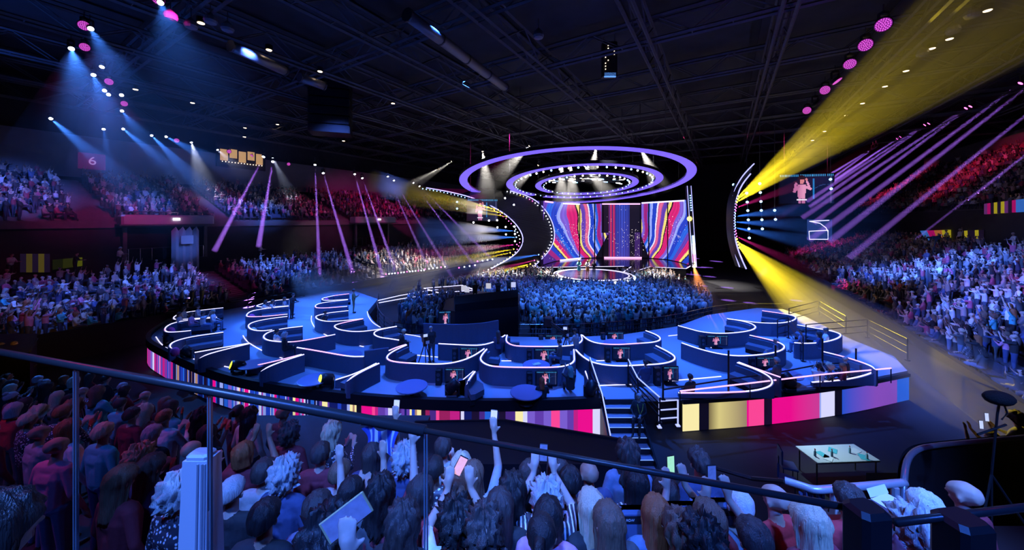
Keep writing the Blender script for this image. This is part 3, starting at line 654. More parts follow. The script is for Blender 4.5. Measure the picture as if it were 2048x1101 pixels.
for a in [(938, 707.5, 33, 20, wallY(692) - .16, 'booth screen in the rear row left of the central booth'), (909, 751, 36, 24, wallY(730) - .16, 'booth screen on the front of the camera operator booth'),
          (1090.5, 710.5, 40, 22, wallY(694) - .16, 'booth screen behind the man seated sideways'), (1093, 757, 40, 25, wallY(736) - .16, 'booth screen just above the red-haired person at the rim'),
          (1108, 680, 32, 16, 19.9, 'far booth screen under the crane camera'), (1231, 674, 30, 15, 19.9, 'far booth screen beyond the glowing table'), (1243, 707, 33, 22, wallY(690) - .16, 'booth screen in front of the glowing table'),
          (1435, 681.6, 40, 18, wallY(667.5) - .16, 'booth screen in the orange light beam'), (1342, 748, 28, 25, wallY(731) - .16, 'booth screen right of the stair head'), (1533, 725, 36, 17, wallY(711) - .16, 'booth screen behind the near right booth')]: monitor(*a)

# ---------------------------------------------------------------- stairs and rails
st = thing('platform_stairs', 'blue-lit stairs leading up to the platform with light-edged treads', 'stairs', (4, 12.3, 0))
for i in range(7):
    z = 1.3 - .186 * (i + 1); y = 13.25 - .29 * i
    mb = MB(); mb.box((4.0, y - .145, z - .02), (1.32, .31, .05)); mb.build('tread', mat('stair_tread', (.3, .32, .4), .7), st)
    mb = MB(); mb.box((4.0, y - .01, z + .09), (1.30, .02, .17)); mb.build('riser', M_black, st)
    mb = MB(); mb.box((4.0, y - .295, z + .008), (1.30, .02, .012)); mb.build('nosing_light', mat('nosing', (.5, .5, .6), .4, emit=(.25, .45, 1), strength=.9), st)
for x in (3.32, 4.7): mb = MB(); mb.add([(x - .03, 13.35, 1.5), (x + .03, 13.35, 1.5), (x + .03, 11.2, .1), (x - .03, 11.2, .1), (x - .03, 13.35, 0), (x + .03, 13.35, 0), (x + .03, 11.2, 0), (x - .03, 11.2, 0)], [(0, 1, 2, 3), (0, 3, 7, 4), (1, 5, 6, 2), (0, 4, 5, 1), (2, 6, 7, 3)]); mb.build('stringer', M_black, st)
def rail_set(name, lab, posts, z0s, z1s, rails, m=M_black, light=None, r=.028, cat='railing'):
    t = thing(name, lab, cat, (posts[0].x, posts[0].y, z0s[0]))
    for p, a, b in zip(posts, z0s, z1s): mb = MB(); mb.tube([(p.x, p.y, a), (p.x, p.y, b)], r, 6); mb.box((p.x, p.y, a + .02), (.14, .14, .04)); mb.build('post', m, t)
    for k, f in enumerate(rails):
        mb = MB(); mb.tube([(p.x, p.y, a + (b - a) * f) for p, a, b in zip(posts, z0s, z1s)], r * .85, 6); mb.build('rail', (light if (light and k == 0) else m), t)
    return t
V = Vector
M_railw = mat('lit_rail', (.7, .7, .8), .3, emit=(.45, .5, 1), strength=1.1)
rail_set('stair_handrail', 'stair handrail with light-edged top, left of the platform stairs', [V((3.25, 14.6, 0)), V((3.35, 13.0, 0)), V((3.35, 11.9, 0))], [1.3, 1.3, .3], [2.35, 1.62, .75], [1, .66, .33], light=M_railw)
rail_set('stair_handrail', 'stair handrail with light-edged top, right of the platform stairs', [V((4.75, 14.3, 0)), V((4.85, 13.5, 0)), V((5.45, 12.9, 0))], [1.3, 1.3, .6], [2.4, 2.0, 1.55], [1, .75, .5, .25], light=M_railw)
rail_set('rim_railing', 'short horizontal light-edged rails between stairs and right LED fascia', [V((5.6, 13.3, 0)), V((6.35, 13.4, 0))], [.2, .2], [1.2, 1.2], [1, .66, .33], m=M_railw)
rr = [PX(x, y, P0) for x, y in [(1326, 800), (1457, 792), (1551, 778), (1645, 757), (1712, 742)]]
rail_set('rim_railing', 'black rim railing with tall posts in front of the near right booths', rr, [P0] * 5, [P0 + 1.05, P0 + 1.75, P0 + 1.75, P0 + 1.7, P0 + 1.0], [.36], r=.035)
mb = MB(); L = [PX(x, y, P0 + .62) for x, y in [(1360, 783), (1500, 767), (1640, 750), (1782, 737)]]
t = thing('reflection_rail', 'long rail with its pink-white reflection as glow along the right rim above the LED fascia', 'rail', (L[0].x, L[0].y, P0)); mb.tube(L, .025, 6); mb.build('painted_reflection', M_ledp, t)  # pink reflection on the rail top, put in as emission
for p in L: mb = MB(); mb.tube([(p.x, p.y, P0), (p.x, p.y, P0 + .62)], .02, 6); mb.build('support', M_black, t)
def pts_at(L, z): return [PX(x, y, z) for x, y in L]
for lab, L, zt in [('black railing behind the right-edge booth', [(1578, 650), (1638, 632), (1692, 668)], 1.05), ('black railing around the right-edge corner', [(1612, 688), (1735, 676), (1815, 722)], 1.05), ('black handrail set across the empty left-edge booth', [c4(190, 400 + 45), c4(420, 372 + 45), c4(640, 345 + 45)], .55), ('black railing behind the far left booth', [c4(130, 300), c4(440, 215), c4(710, 165)], .9),
                   ('black railing behind the far second-column booth', [c4(850, 215), c4(905, 190), c4(1290, 130)], .9), ('black railing posts inside the right-edge booths', [c6(1075, 420), c6(1150, 400), c6(1250, 560)], 1.2)]:
    q = pts_at(L, P0); rail_set('platform_railing', lab, q, [P0] * len(q), [P0 + zt] * len(q), [1, .66, .33])
# curved barrier around the standing floor
BR = smooth_line(pts_at([(757, 588), (752, 612), (768, 634), (800, 652)], 1.25) + pts_at([(860, 662), (1000, 649), (1150, 650), (1250, 643), (1350, 631), (1420, 614), (1480, 607), (1600, 609)], 1.25)[1:], 2)
t = thing('crowd_barrier', 'long curved steel crowd barrier between the standing crowd and platform', 'barrier', (BR[0].x, BR[0].y, 0))
for z in (1.25, .95, .65, .35): mb = MB(); mb.tube([(p.x, p.y, z) for p in BR], .03, 6); mb.build('rail', M_chrome if z == 1.25 else M_steel, t)
bp = bpy.data.meshes.new('post'); mb = MB(); mb.tube([(0, 0, 0), (0, 0, 1.25)], .03, 6); bp = mb.data('barrier_post', M_steel)
for p in resample(BR, 2.0): inst('post', bp, t, Vector((p.x, p.y, 0)) - Vector(t.location))
# blue curved wall behind the rear central booth
q = smooth_line(floor_pts(c5, [(345, 500), (420, 505), (600, 512), (800, 500), (930, 470)], P0), 2); t = thing('curved_screen_wall', 'curved plain blue wall panel below the mixing desk', 'wall panel', (q[0].x, q[0].y, P0)); mb = MB(); mb.ribbon(q, .06, P0, P0 + 1.1); mb.build('panel', M_booth, t)

# floor lamps on the platform rim
def rim_lamp(px, py, lens, lab, aim=(0, -1, .25)):
    p = PX(px, py + 10, P0 + .2); t = thing('rim_moving_lamp', lab, 'lamp', (p.x, p.y, P0)); d = Vector(aim).normalized(); Q = Vector((0, 0, 1)).rotation_difference(d).to_matrix()
    mb = MB(); mb.rbox((p.x, p.y, P0 + .07), (.42, .36, .14), 0, .03); mb.build('base', M_black, t)
    mb = MB(); [mb.box((p.x + s * .25, p.y, P0 + .3), (.06, .12, .42)) for s in (-1, 1)]; mb.box((p.x, p.y, P0 + .12), (.5, .12, .05)); mb.build('yoke', M_black, t)
    mb = MB(); mb.lathe([(.1, -.28), (.2, -.2), (.22, .1), (.2, .26)], (p.x, p.y, P0 + .42), 14, M=Q); mb.build('head', M_black, t, True)
    mb = MB(); mb.lathe([(.17, .262), (.12, .275), (.0, .28)], (p.x, p.y, P0 + .42), 14, M=Q); mb.build('lens', lens, t, True)
M_lensd = mat('dark_lens', (.05, .06, .1), .1); M_lensy = mat('yellow_lens', (.8, .8, .1), .2, emit=(.75, .80, .03), strength=1.4)
for a in [(*c4(370, 560), M_lensd, 'black floor lamp on the left rim nearest the LED end', (-.4, -.4, .6)), (*c4(770, 675), M_lensy, 'first yellow-lensed floor lamp on the left rim', (-.7, -.7, .35)), (*c4(1470, 785), M_lensy, 'second yellow-lensed floor lamp, further right on the rim', (-.7, -.7, .3)),
          (*c5(570, 845), M_lensd, 'black floor lamp beside the central front sofa', (.6, .2, .6)), (*c5(1660, 860), M_lensd, 'black floor lamp left of the stair handrail', (.3, .3, .6)), (*c6(1150, 690), M_lensd, 'black floor lamp in front of the near right booths', (-.3, .4, .6)), (*c4(230, 455), M_lensd, 'black floor lamp at the left tip of the platform', (-.2, .5, .5))]: rim_lamp(*a)

# mixing desk island in the crowd
fo = thing('mixing_desk_island', 'dark control desk island with monitors in the middle of the standing crowd', 'control desk', (-3, 24, 0))
mb = MB(); mb.prism([(-4.3, 21.8), (-3.5, 21.4), (.4, 22.6), (.6, 26.5), (-3.0, 27.5), (-4.6, 24.5)], 0, 2.5); mb.build('riser', M_black, fo)
mb = MB(); mb.add([(-3.5, 21.45, 2.5), (.4, 22.65, 2.5), (.4, 23.6, 2.5), (-3.7, 22.4, 2.5), (-3.5, 21.45, 2.9), (.4, 22.65, 3.1), (.4, 23.6, 3.4), (-3.7, 22.4, 3.2)], [(0, 1, 5, 4), (1, 2, 6, 5), (2, 3, 7, 6), (3, 0, 4, 7), (4, 5, 6, 7)]); mb.build('console', M_black2, fo)
for i, (x, y, z) in enumerate([(-3.0, 23.3, 3.45), (-1.6, 23.8, 3.6), (.1, 25.6, 3.35), (-3.4, 24.6, 3.3)]):
    mb = MB(); mb.box((x, y, z), (.34, .03, .36), .2 * i - .3); o = mb.build('desk_monitor', mat('desk_screen', (.5, .5, .6), .4, emit=(.75, .75, .9), strength=.7), fo)
monitor(893, 637, 29, 26, 21.5, 'singer screen on the dark side of the mixing desk island', False, .15, False)
# low satellite stage with light outline, left of the mixing desk
q = pts_at([(848, 577), (924, 571), (952, 581), (876, 586)], 1.1); t = thing('light_outlined_deck', 'small dark deck outlined in white light, left of the floor crowd', 'stage', (q[0].x, q[0].y, 0))
mb = MB(); mb.prism([v.to_2d() for v in q], 0, 1.08); mb.build('deck', M_black, t)
light_line([v.to_2d() for v in q + [q[0]]], 1.08, .14, M_ledw, 'outline_light', t, .04)
for L in ([(756, 602), (800, 592), (850, 583), (876, 580)], [(756, 607), (800, 599), (872, 588)]): light_line([v.to_2d() for v in pts_at(L, 1.1)], 1.1, .1, M_ledw, 'walkway_light', t, .04)

# ---------------------------------------------------------------- main stage
stg = thing('main_stage', 'glossy dark main stage floor in front of the colourful video wall', 'stage', (12, 54, 0))
SP = [(1058, 536), (1150, 534.5), (1248, 533.5), (1310, 535), (1372, 538), (1384, 531), (1352, 522), (1300, 517), (1200, 516.5), (1130, 519), (1085, 528)]
sp = [PX(x, y, 1.3).to_2d() for x, y in SP]
M_gloss = mat('stage_gloss', (.02, .02, .04), .12, spec=.9)
mb = MB(); mb.prism(sp, 0, 1.3); mb.build('deck', M_gloss, stg)
light_line(sp[0:3], 1.3, .16, M_ledw, 'edge_light', stg, .05); light_line(sp[3:6], 1.3, .16, M_ledw, 'edge_light', stg, .05)
dc = PX(1185, 549, 1.3); ds = thing('round_stage', 'round thrust stage with double white light rings in the crowd', 'stage', (dc.x, dc.y, 0))
mb = MB(); mb.lathe([(4.9, 0), (4.9, 1.25), (4.85, 1.3)], (dc.x, dc.y, 0), 48); mb.build('deck', M_gloss, ds)
for r, nm in ((4.78, 'edge_ring'), (4.35, 'inner_ring')):
    light_line([dc.to_2d() + Vector((math.cos(t), math.sin(t))) * r for t in np.linspace(0, 2 * math.pi, 61)], 1.3, .11, M_ledw, nm, ds, .03)
bs = MB(); bs.ball((0, 0, 0), 1.0, 8); BALL = bs.data('bulb', M_bulb, smooth=True)
for k in range(26):
    t_ = math.pi * (1.02 + .96 * k / 25); inst('footlight', BALL, ds, (5.0 * math.cos(t_), 5.0 * math.sin(t_), 1.1), None, .13, [M_bulbb if k % 3 else M_bulb])
mb = MB(); q = [PX(x, y, 1.3).to_2d() for x, y in [(1246, 545), (1262, 534), (1300, 534), (1264, 545)]]; mb.prism(q, 0, 1.295); mb.build('walkway', M_gloss, ds)
light_line(q[:2], 1.3, .12, M_ledw, 'walkway_light', ds); light_line(q[2:], 1.3, .12, M_ledw, 'walkway_light', ds)
# video wall
WP = [(1086, 531, 402), (1108, 524, 404), (1135, 519.5, 407), (1160, 517.5, 408), (1188, 516.5, 408), (1218, 516, 407), (1250, 516, 406), (1282, 516.5, 405), (1297, 517, 404), (1334, 520, 402), (1358, 525, 401), (1378, 532, 400)]
vw = thing('video_wall', 'tall curved video wall with multicoloured flowing stripes at the back of stage', 'screen', (12, 60, 1.3))
BANDS = [(105, 'v'), (125, 'y'), (140, 'P'), (160, 'm'), (188, 'B'), (205, 'l'), (222, 'b'), (250, 'w'), (260, 'k'), (285, 'p'), (312, 'y'), (330, 'z'), (338, 'M'), (385, 'P'), (415, 'l'), (432, 'b'), (470, 'B'), (505, 'p'), (540, 'M'), (585, 'y'), (612, 'z'), (622, 'b'), (680, 'm'), (740, 'v')]
spk = random.Random(5); clusters = [(1255, 760, 60, 110), (950, 760, 50, 70), (1380, 790, 50, 60), (820, 760, 40, 80), (1000, 720, 40, 60), (1640, 720, 40, 50)]
SPARK = {(int((spk.gauss(cx, sx)) // 3), int((spk.gauss(cy, sy)) // 3)) for cx, cy, sx, sy in clusters for _ in range(70)}
def wallcol(x, y, v):
    # x, y: position on the picture grid (0..1835 wide), v: 0 bottom .. 1 top
    if (int(x // 3), int(y // 3)) in SPARK: return lin(255, 240, 235)
    if 1165 < x < 1212: return lin(220, 60, 70) if int(x / 7) % 3 == 0 else (lin(150, 30, 110) if int(x / 7) % 3 == 1 else lin(60, 40, 110))
    if 1212 <= x < 1318:
        s = .5 + .5 * math.sin(x * .55) * math.sin(x * .21 + 2); b = lerp3(lin(26, 34, 110), lin(60, 90, 220), s * (.3 + .7 * max(0, 1 - abs(x - 1265) / 55))); return lerp3(b, lin(90, 50, 150), .3 * (1 - v))
    if 1318 <= x < 1405 and not (v < .5 and False): return lin(18, 16, 34) if x < 1395 - 40 * (v < .45) else lin(60, 36, 100)
    c = 1262; d = abs(x - c); sh = .60 + .62 * v - .30 * v * v
    D = d / sh * .86
    if x < c: D = D * (1.02 + .06 * math.sin(v * 5 + x * .01))
    if v < .42 and ((x < c and x > 1168 - 90 * (0.42 - v) / .42 - 10) or (x > c and x < 1400 + 60 * (0.42 - v) / .42)): return lin(10, 9, 20)
    if d < 150 and x < c and v > .45 and x > 1112: return lin(24, 16, 36)
    D += 12 * math.sin(v * 6 + d * .013) + 3 * math.sin(v * 13 + d * .03)
    k = 'v'
    for a, n_ in BANDS:
        if D >= a: k = n_
    cc = {'M': lin(205, 34, 112), 'k': lin(214, 96, 142), 'm': lin(150, 34, 120), 'y': lin(236, 214, 120)}.get(k, PAL[k])
    return tuple(min(1, z * (1.0 + .12 * math.sin(D * .35))) for z in cc)
seams = [1086, 1159, 1189, 1206, 1281, 1297, 1335, 1378]
def wp(px):
    for a, b in zip(WP, WP[1:]):
        if px <= b[0] or b is WP[-1]:
            t_ = (px - a[0]) / (b[0] - a[0]); Y0, Y1 = 4760 / (a[1] - 440), 4760 / (b[1] - 440); Y = Y0 + (Y1 - Y0) * t_; top = a[2] + (b[2] - a[2]) * t_
            return Vector(((px - CX) / F * Y, Y)), H - (top - HY) / F * Y
for s0, s1 in zip(seams, seams[1:]):
    xs = np.linspace(s0 + .6, s1 - .6, max(4, int((s1 - s0) * 1.35))); mb = MB(); cs = []; ny = 110
    for x0, x1 in zip(xs, xs[1:]):
        (pa, ta), (pb, tb) = wp(x0), wp(x1)
        for j in range(ny):
            f0, f1 = j / ny, (j + 1) / ny
            mb.quad((pa.x, pa.y, 1.4 + (ta - 1.4) * f0), (pb.x, pb.y, 1.4 + (tb - 1.4) * f0), (pb.x, pb.y, 1.4 + (tb - 1.4) * f1), (pa.x, pa.y, 1.4 + (ta - 1.4) * f1))
            xm = ((x0 + x1) / 2 - 900) * 3.67; v = (f0 + f1) / 2; cs.append(wallcol(xm, 915 - v * 420, v))
    o = mb.build('video_panel', M_led, vw, cols=cs)
    mb = MB(); mb.ribbon([wp(x)[0] + (wp(x)[0] - Vector((13, 48))).normalized() * .5 for x in np.linspace(s0, s1, 7)], .12, 1.3, wp((s0 + s1) / 2)[1]); mb.build('panel_frame', M_black, vw)
for s in seams[1:-1]:
    p, tz = wp(s); mb = MB(); mb.box((p.x, p.y - .1, (tz + 1.3) / 2), (.16, .2, tz - 1.3)); mb.build('panel_post', M_black, vw)
for x0, x1, y, m in [(1207, 1281, 'b', M_ledp), (1203, 1278, 't', M_ledp), (1126, 1158, 't', M_ledw), (1282, 1366, 't', M_ledw), (1090, 1105, 't', M_ledp), (1120, 1160, 'b', M_ledw)]:
    (pa, ta), (pb, tb) = wp(x0), wp(x1); z = 1.42 if y == 'b' else min(ta, tb) - .1; mb = MB(); mb.tube([(pa.x, pa.y - .5, z), (pb.x, pb.y - .5, z)], .13, 6); mb.build('light_bar', m, vw)
# overhead rings
def ring(px, py, Y, rad, width, label, bulbs, gap, tilt=7.5, bulb_r=.11, inner=.0):
    c = W(px, py, Y); t = thing('overhead_ring', label, 'stage ring', c); Rm = Matrix.Rotation(R(-tilt), 3, 'X')
    def P(th, r, z=0): return c + Rm @ Vector((r * math.cos(th), r * math.sin(th), z))
    N = 96; g0, g1 = gap; band_, box_ = MB(), MB()
    for i in range(N):
        a, b = 2 * math.pi * i / N, 2 * math.pi * (i + 1) / N; deg = (i + .5) * 360 / N
        box_.add([P(a, rad - width, .35), P(b, rad - width, .35), P(b, rad, .35), P(a, rad, .35), P(a, rad - width, .02), P(b, rad - width, .02), P(b, rad, .02), P(a, rad, .02)], [(0, 3, 2, 1), (0, 1, 5, 4), (3, 7, 6, 2), (4, 5, 6, 7)])
        if g0 < deg < g1: continue
        band_.quad(P(a, rad - width), P(a, rad), P(b, rad), P(b, rad - width))
        band_.quad(P(a, rad - width), P(b, rad - width), P(b, rad - width, .2), P(a, rad - width, .2))
    band_.build('light_band', M_ring, t); box_.build('ring_body', M_black, t)
    for k in range(bulbs):
        th = 2 * math.pi * (k + .5) / bulbs; m = [M_bulbb, M_bulb, M_bulbb][k % 3] if math.sin(th) > -.35 else [M_bulb, M_bulbw, M_bulbb][k % 3]
        inst('bulb', BALL, t, P(th, rad - width - .35, -.05) - c, None, bulb_r * (1.0 if math.sin(th) < -.3 else .6), [m])
    for k in range(6): th = 2 * math.pi * k / 6; p = P(th, rad - width / 2, .35); mb = MB(); mb.tube([p, (p.x, p.y, 21)], .03, 4); mb.build('hanging_cable', M_steel, t)
    return t, P
r1, RP1 = ring(1143, 368, 46, 14.6, 1.0, 'largest outer violet light ring hung above the stage', 0, (112, 121), 7.5)
r2, RP2 = ring(1163, 369.5, 46, 9.9, .85, 'middle violet light ring with bulbs, hung above the stage', 54, (115, 126), 7.0)
r3, RP3 = ring(1171, 371, 46, 6.6, .75, 'innermost small violet light ring hung above the stage', 36, (118, 132), 7.0)
# lamp grid within the inner ring: small bars
gr = thing('lamp_grid', 'grid of small bar lamps inside the innermost ring', 'lamp grid', W(1171, 368, 46))
mb = MB(); rg = random.Random(9)
for k in range(46):
    p = W(1171, 366, 46) + Vector((rg.uniform(-5.4, 5.4), rg.uniform(-4, 4), rg.uniform(.1, .7))); mb2 = MB(); mb2.tube([p, p + Vector((rg.uniform(.2, .7), 0, rg.uniform(-.06, .06)))], .055, 5)
    mb2.build('bar_lamp', rg.choice([M_bulbb, M_bulb, M_bulbw, M_steel, M_steel]), gr)
for k in range(-2, 3): mb.tube([W(1171, 366, 46) + Vector((-5.6, k * 1.7, .5)), W(1171, 366, 46) + Vector((5.6, k * 1.7, .5))], .06, 4)
mb.build('grid_pipe', M_steel, gr)
# curved arms left and right of the stage
def arc_pts(L, Y): return resample(smooth_line([W(x, y, Y) for x, y in L], 3), .5)
def arm(label, A, B_, bulbsA, bulbsB, wm):
    t = thing('curved_stage_arm', label, 'stage arm', (A[-1].x, A[-1].y, 0)); n = 40
    ra = resample(A, sum((a - b).length for a, b in zip(A, A[1:])) / n); rb = resample(B_, sum((a - b).length for a, b in zip(B_, B_[1:])) / n)
    n = min(len(ra), len(rb)); mb = MB(); off = Vector((0, .7, 0))
    for i in range(n - 1):
        mb.quad(ra[i], ra[i + 1], rb[i + 1], rb[i]); mb.quad(ra[i] + off, rb[i] + off, rb[i + 1] + off, ra[i + 1] + off)
        mb.quad(ra[i], ra[i] + off, ra[i + 1] + off, ra[i + 1]); mb.quad(rb[i], rb[i + 1], rb[i + 1] + off, rb[i] + off)
    mb.build('dark_face', wm, t)
    for q, nm in ((A, 'edge_light'), (B_, 'edge_light')): mb = MB(); mb.tube([p + Vector((0, -.12, 0)) for p in q], .075, 5); mb.build(nm, mat('arm_edge', (.5, .5, .8), .4, emit=(.42, .42, 1.0), strength=1.6), t)
    for q, bl in ((A, bulbsA), (B_, bulbsB)):
        if not bl: continue
        step = len(q) / bl['n']
        for k in range(bl['n']):
            p = q[int(k * step)]; f = k / bl['n']; m = bl['c'](f)
            inst('bulb', BALL, t, p + bl['o'] - Vector(t.location), None, bl['r'], [m])
    return t
LA = arc_pts([(853, 376), (905, 385), (950, 397), (995, 418), (1025, 440), (1044, 465), (1047, 485), (1036, 505), (1015, 520), (983, 537)], 50)
LB = arc_pts([(1020, 382), (1050, 390), (1075, 403), (1095, 425), (1107, 450), (1110, 475), (1103, 495), (1090, 512), (1066, 535)], 53)
M_arm = mat('arm_face', (.02, .02, .03), .5)
arm('dark curved stage arm bulging right, with two rows of bulbs, left of stage', LA, LB, dict(n=70, c=lambda f: M_bulby if .40 < f < .5 or .8 < f < .9 else (M_bulbm if .5 < f < .62 or .72 < f < .8 else M_bulb if f > .6 else M_bulbb), o=Vector((-.45, -.3, -.15)), r=.065),
    dict(n=60, c=lambda f: M_bulby if .12 < f < .2 else (M_bulbm if .2 < f < .3 else (M_bulbw if f > .75 else M_bulb)), o=Vector((-.42, -.3, -.12)), r=.06), M_arm)
RA = arc_pts([(1507, 328), (1485, 350), (1470, 376), (1461, 405), (1459, 440), (1461, 475), (1468, 505), (1478, 534)], 42)
RB_ = arc_pts([(1500, 348), (1482, 370), (1472, 395), (1468, 420), (1467, 445), (1469, 480), (1478, 510), (1491, 538)], 41)
arm('thin curved light arm bulging left, with coloured lamps, right of stage', RA, RB_, None, None, M_arm)
# dark curved drape between ring and right arm
t = thing('light_pylon', 'tall thin pylon with light strips and flares, right end of video wall', 'pylon', W(1380, 535, 47))
mb = MB(); a, b = W(1374, 372, 47), W(1385, 535, 47); mb.add([a, a + V((.55, 0, 0)), b + V((.5, 0, 0)), b, a + V((0, .5, 0)), a + V((.55, .5, 0)), b + V((.5, .5, 0)), b + V((0, .5, 0))], [(0, 3, 2, 1), (4, 5, 6, 7), (0, 1, 5, 4), (3, 7, 6, 2), (0, 4, 7, 3), (1, 2, 6, 5)]); mb.build('mast', M_black, t)
for dx in (0, .52): mb = MB(); mb.tube([a + V((dx, -.05, 0)), b + V((dx, -.05, 0))], .04, 5); mb.build('light_strip', mat('arm_edge'), t)
for k in range(24):
    f = .62 + .37 * k / 23; p = a.lerp(b, f) + V((.27, -.15, 0)); inst('bulb', BALL, t, p - Vector(t.location), None, .13, [M_bulbb if k < 6 else (M_bulb if k < 14 else M_bulbm if k < 20 else M_bulbw)])
for k in range(7): p = a.lerp(b, .12 + .03 * k) + V((.27, -.15, 0)); inst('bulb', BALL, t, p - Vector(t.location), None, .08, [M_bulbb])
inst('flare_lamp', BALL, t, W(1379, 438, 46.8) - Vector(t.location), None, .32, [M_bulby])
# side video screens
def side_screen(px, py, w, h, Y, lab, rz):
    t = monitor(px, py, w, h, Y, lab, False, rz, False, 'video_screen', frame=.12); mb = MB(); hh = h / F * Y
    for s in (-.4, .4): mb.tube([(s * w / F * Y, .1, hh), (s * w / F * Y, .1, 21 - t.location.z)], .03, 4)
    inst('hanging_cable', mb.data('hanging_cable', M_steel), t)
side_screen(1612, 378, 92, 58, 46, 'large side video screen with the singer in pink, right of stage', -.25)
side_screen(965, 420, 60, 42, 49.6, 'side video screen with the singer in pink, on the left arm', .2)
t = thing('video_screen', 'small lower side screen with white outlined panel, right of stage', 'screen', W(1639, 460, 46)); c = W(1639, 460, 46)
mb = MB(); mb.box(c, (2.8, .1, 2.7), -.2); mb.build('screen_face', mat('dark_blue_screen', (.01, .02, .06), .3, emit=(.012, .03, .14), strength=1), t)
for pts in ([(1618, 463), (1656, 461), (1656, 479), (1619, 479), (1618, 463)], [(1619, 443), (1658, 441)], [(1619, 443), (1640, 447), (1652, 456), (1656, 464)]):
    mb = MB(); mb.tube([W(x, y, 45.5) for x, y in pts], .05, 4); mb.build('outline', M_ledw, t)
# ---------------------------------------------------------------- lamps with beams in the haze
def lamp_meshes():
    mb = MB(); mb.rbox((0, 0, .52), (.34, .3, .16), 0, .03); base = mb.data('lamp_base', M_black)
    mb = MB(); [mb.box((s * .24, 0, .24), (.05, .12, .5)) for s in (-1, 1)]; mb.box((0, 0, .45), (.5, .12, .05)); yoke = mb.data('lamp_yoke', M_black)
    mb = MB(); mb.lathe([(.09, -.24), (.17, -.18), (.2, .05), (.2, .2)], (0, 0, 0), 12); head = mb.data('lamp_head', M_black, smooth=True)
    mb = MB(); mb.lathe([(.18, .202), (.12, .215), (0.0, .22)], (0, 0, 0), 12); lens = mb.data('lamp_lens', M_bulb, smooth=True)
    mb = MB(); mb.lathe([(.34, .0), (.36, .05), (.36, .16), (.33, .2)], (0, 0, 0), 20); bighead = mb.data('lamp_bighead', M_black, smooth=True)
    mb = MB(); cells = [(0, 0)] + [(r * math.cos(2 * math.pi * k / n + r), r * math.sin(2 * math.pi * k / n + r)) for r, n in ((.09, 6), (.175, 12), (.26, 18)) for k in range(n)]
    for x, y in cells: mb.lathe([(.036, .205), (.03, .215)], (x, y, 0), 6)
    cell = mb.data('lamp_cells', M_bulbm)
    mb = MB(); mb.lathe([(.325, .2), (.32, .203)], (0, 0, 0), 20); disc = mb.data('lamp_disc', M_bulbm)
    mb = MB(); mb.tube([(0, 0, .58), (0, 0, 1)], .03, 5); pole = mb.data('lamp_clamp', M_steel)
    return base, yoke, head, lens, bighead, cell, disc, pole
L_BASE, L_YOKE, L_HEAD, L_LENS, L_BIG, L_CELL, L_DISC, L_POLE = lamp_meshes()
def fade_mat(d):
    k = 'haze_fade_%g' % d
    if k in MT: return MT[k]
    m = haze_mat(d).copy(); m.name = k; n = m.node_tree; v = [x for x in n.nodes if x.type == 'VOLUME_SCATTER'][0]
    tc = n.nodes.new('ShaderNodeTexCoord'); sx = n.nodes.new('ShaderNodeSeparateXYZ'); n.links.new(tc.outputs['Generated'], sx.inputs[0])
    a = n.nodes.new('ShaderNodeMath'); a.operation = 'SUBTRACT'; a.inputs[0].default_value = 1.0; n.links.new(sx.outputs['Z'], a.inputs[1])
    p = n.nodes.new('ShaderNodeMath'); p.operation = 'POWER'; p.inputs[1].default_value = 1.3; n.links.new(a.outputs[0], p.inputs[0]); p.use_clamp = True
    q = n.nodes.new('ShaderNodeMath'); q.operation = 'MULTIPLY'; q.inputs[1].default_value = d; n.links.new(p.outputs[0], q.inputs[0]); n.links.new(q.outputs[0], v.inputs['Density'])
    MT[k] = m
    return m
def lamp(pos, aim, lens, label, size=1.0, beam=None, big=False, group=None, body=True, light=None):
    t = thing('stage_lamp', label, 'lamp', pos, group); d = (aim - pos).normalized(); q = Vector((0, 0, 1)).rotation_difference(d); s = (size,) * 3
    if body:
        inst('base', L_BASE, t, (0, 0, 0), None, s); inst('yoke', L_YOKE, t, (0, 0, 0), None, s); inst('clamp', L_POLE, t, (0, 0, 0), None, s)
    if big:
        inst('head', L_BIG, t, (0, 0, 0), q, s); l = inst('lens', L_DISC, t, (0, 0, 0), q, s, [mat('dim_magenta_lens', (.3, .05, .3), .3, emit=(.30, .012, .26), strength=.35)]); inst('led_cells', L_CELL, l, (0, 0, 0), None, None, [mat('led_cell', (1, .5, 1), .3, emit=(.9, .12, .75), strength=1.0)])
    else:
        inst('head', L_HEAD, t, (0, 0, 0), q, s); inst('lens', L_LENS, t, (0, 0, 0), q, s, [lens])
    if beam:
        colr, power, ang, dens, length, fade = beam; r0 = .12 * size
        L = length; r1 = r0 + L * math.tan(R(ang / 2)) * 1.12
        mb = MB(); mb.lathe([(r0, .24 * size), (r1, L)], (0, 0, 0), 20); me = mb.data('haze_beam', fade_mat(dens) if fade else haze_mat(dens))
        inst('beam_haze', me, t, (0, 0, 0), q)
        o = spot('lamp_light', pos + d * (.25 * size), aim, colr, power, ang, .9 if ang > 12 else .4, r0 * .9)
        o.parent = t; o.location = d * (.25 * size)
    return t
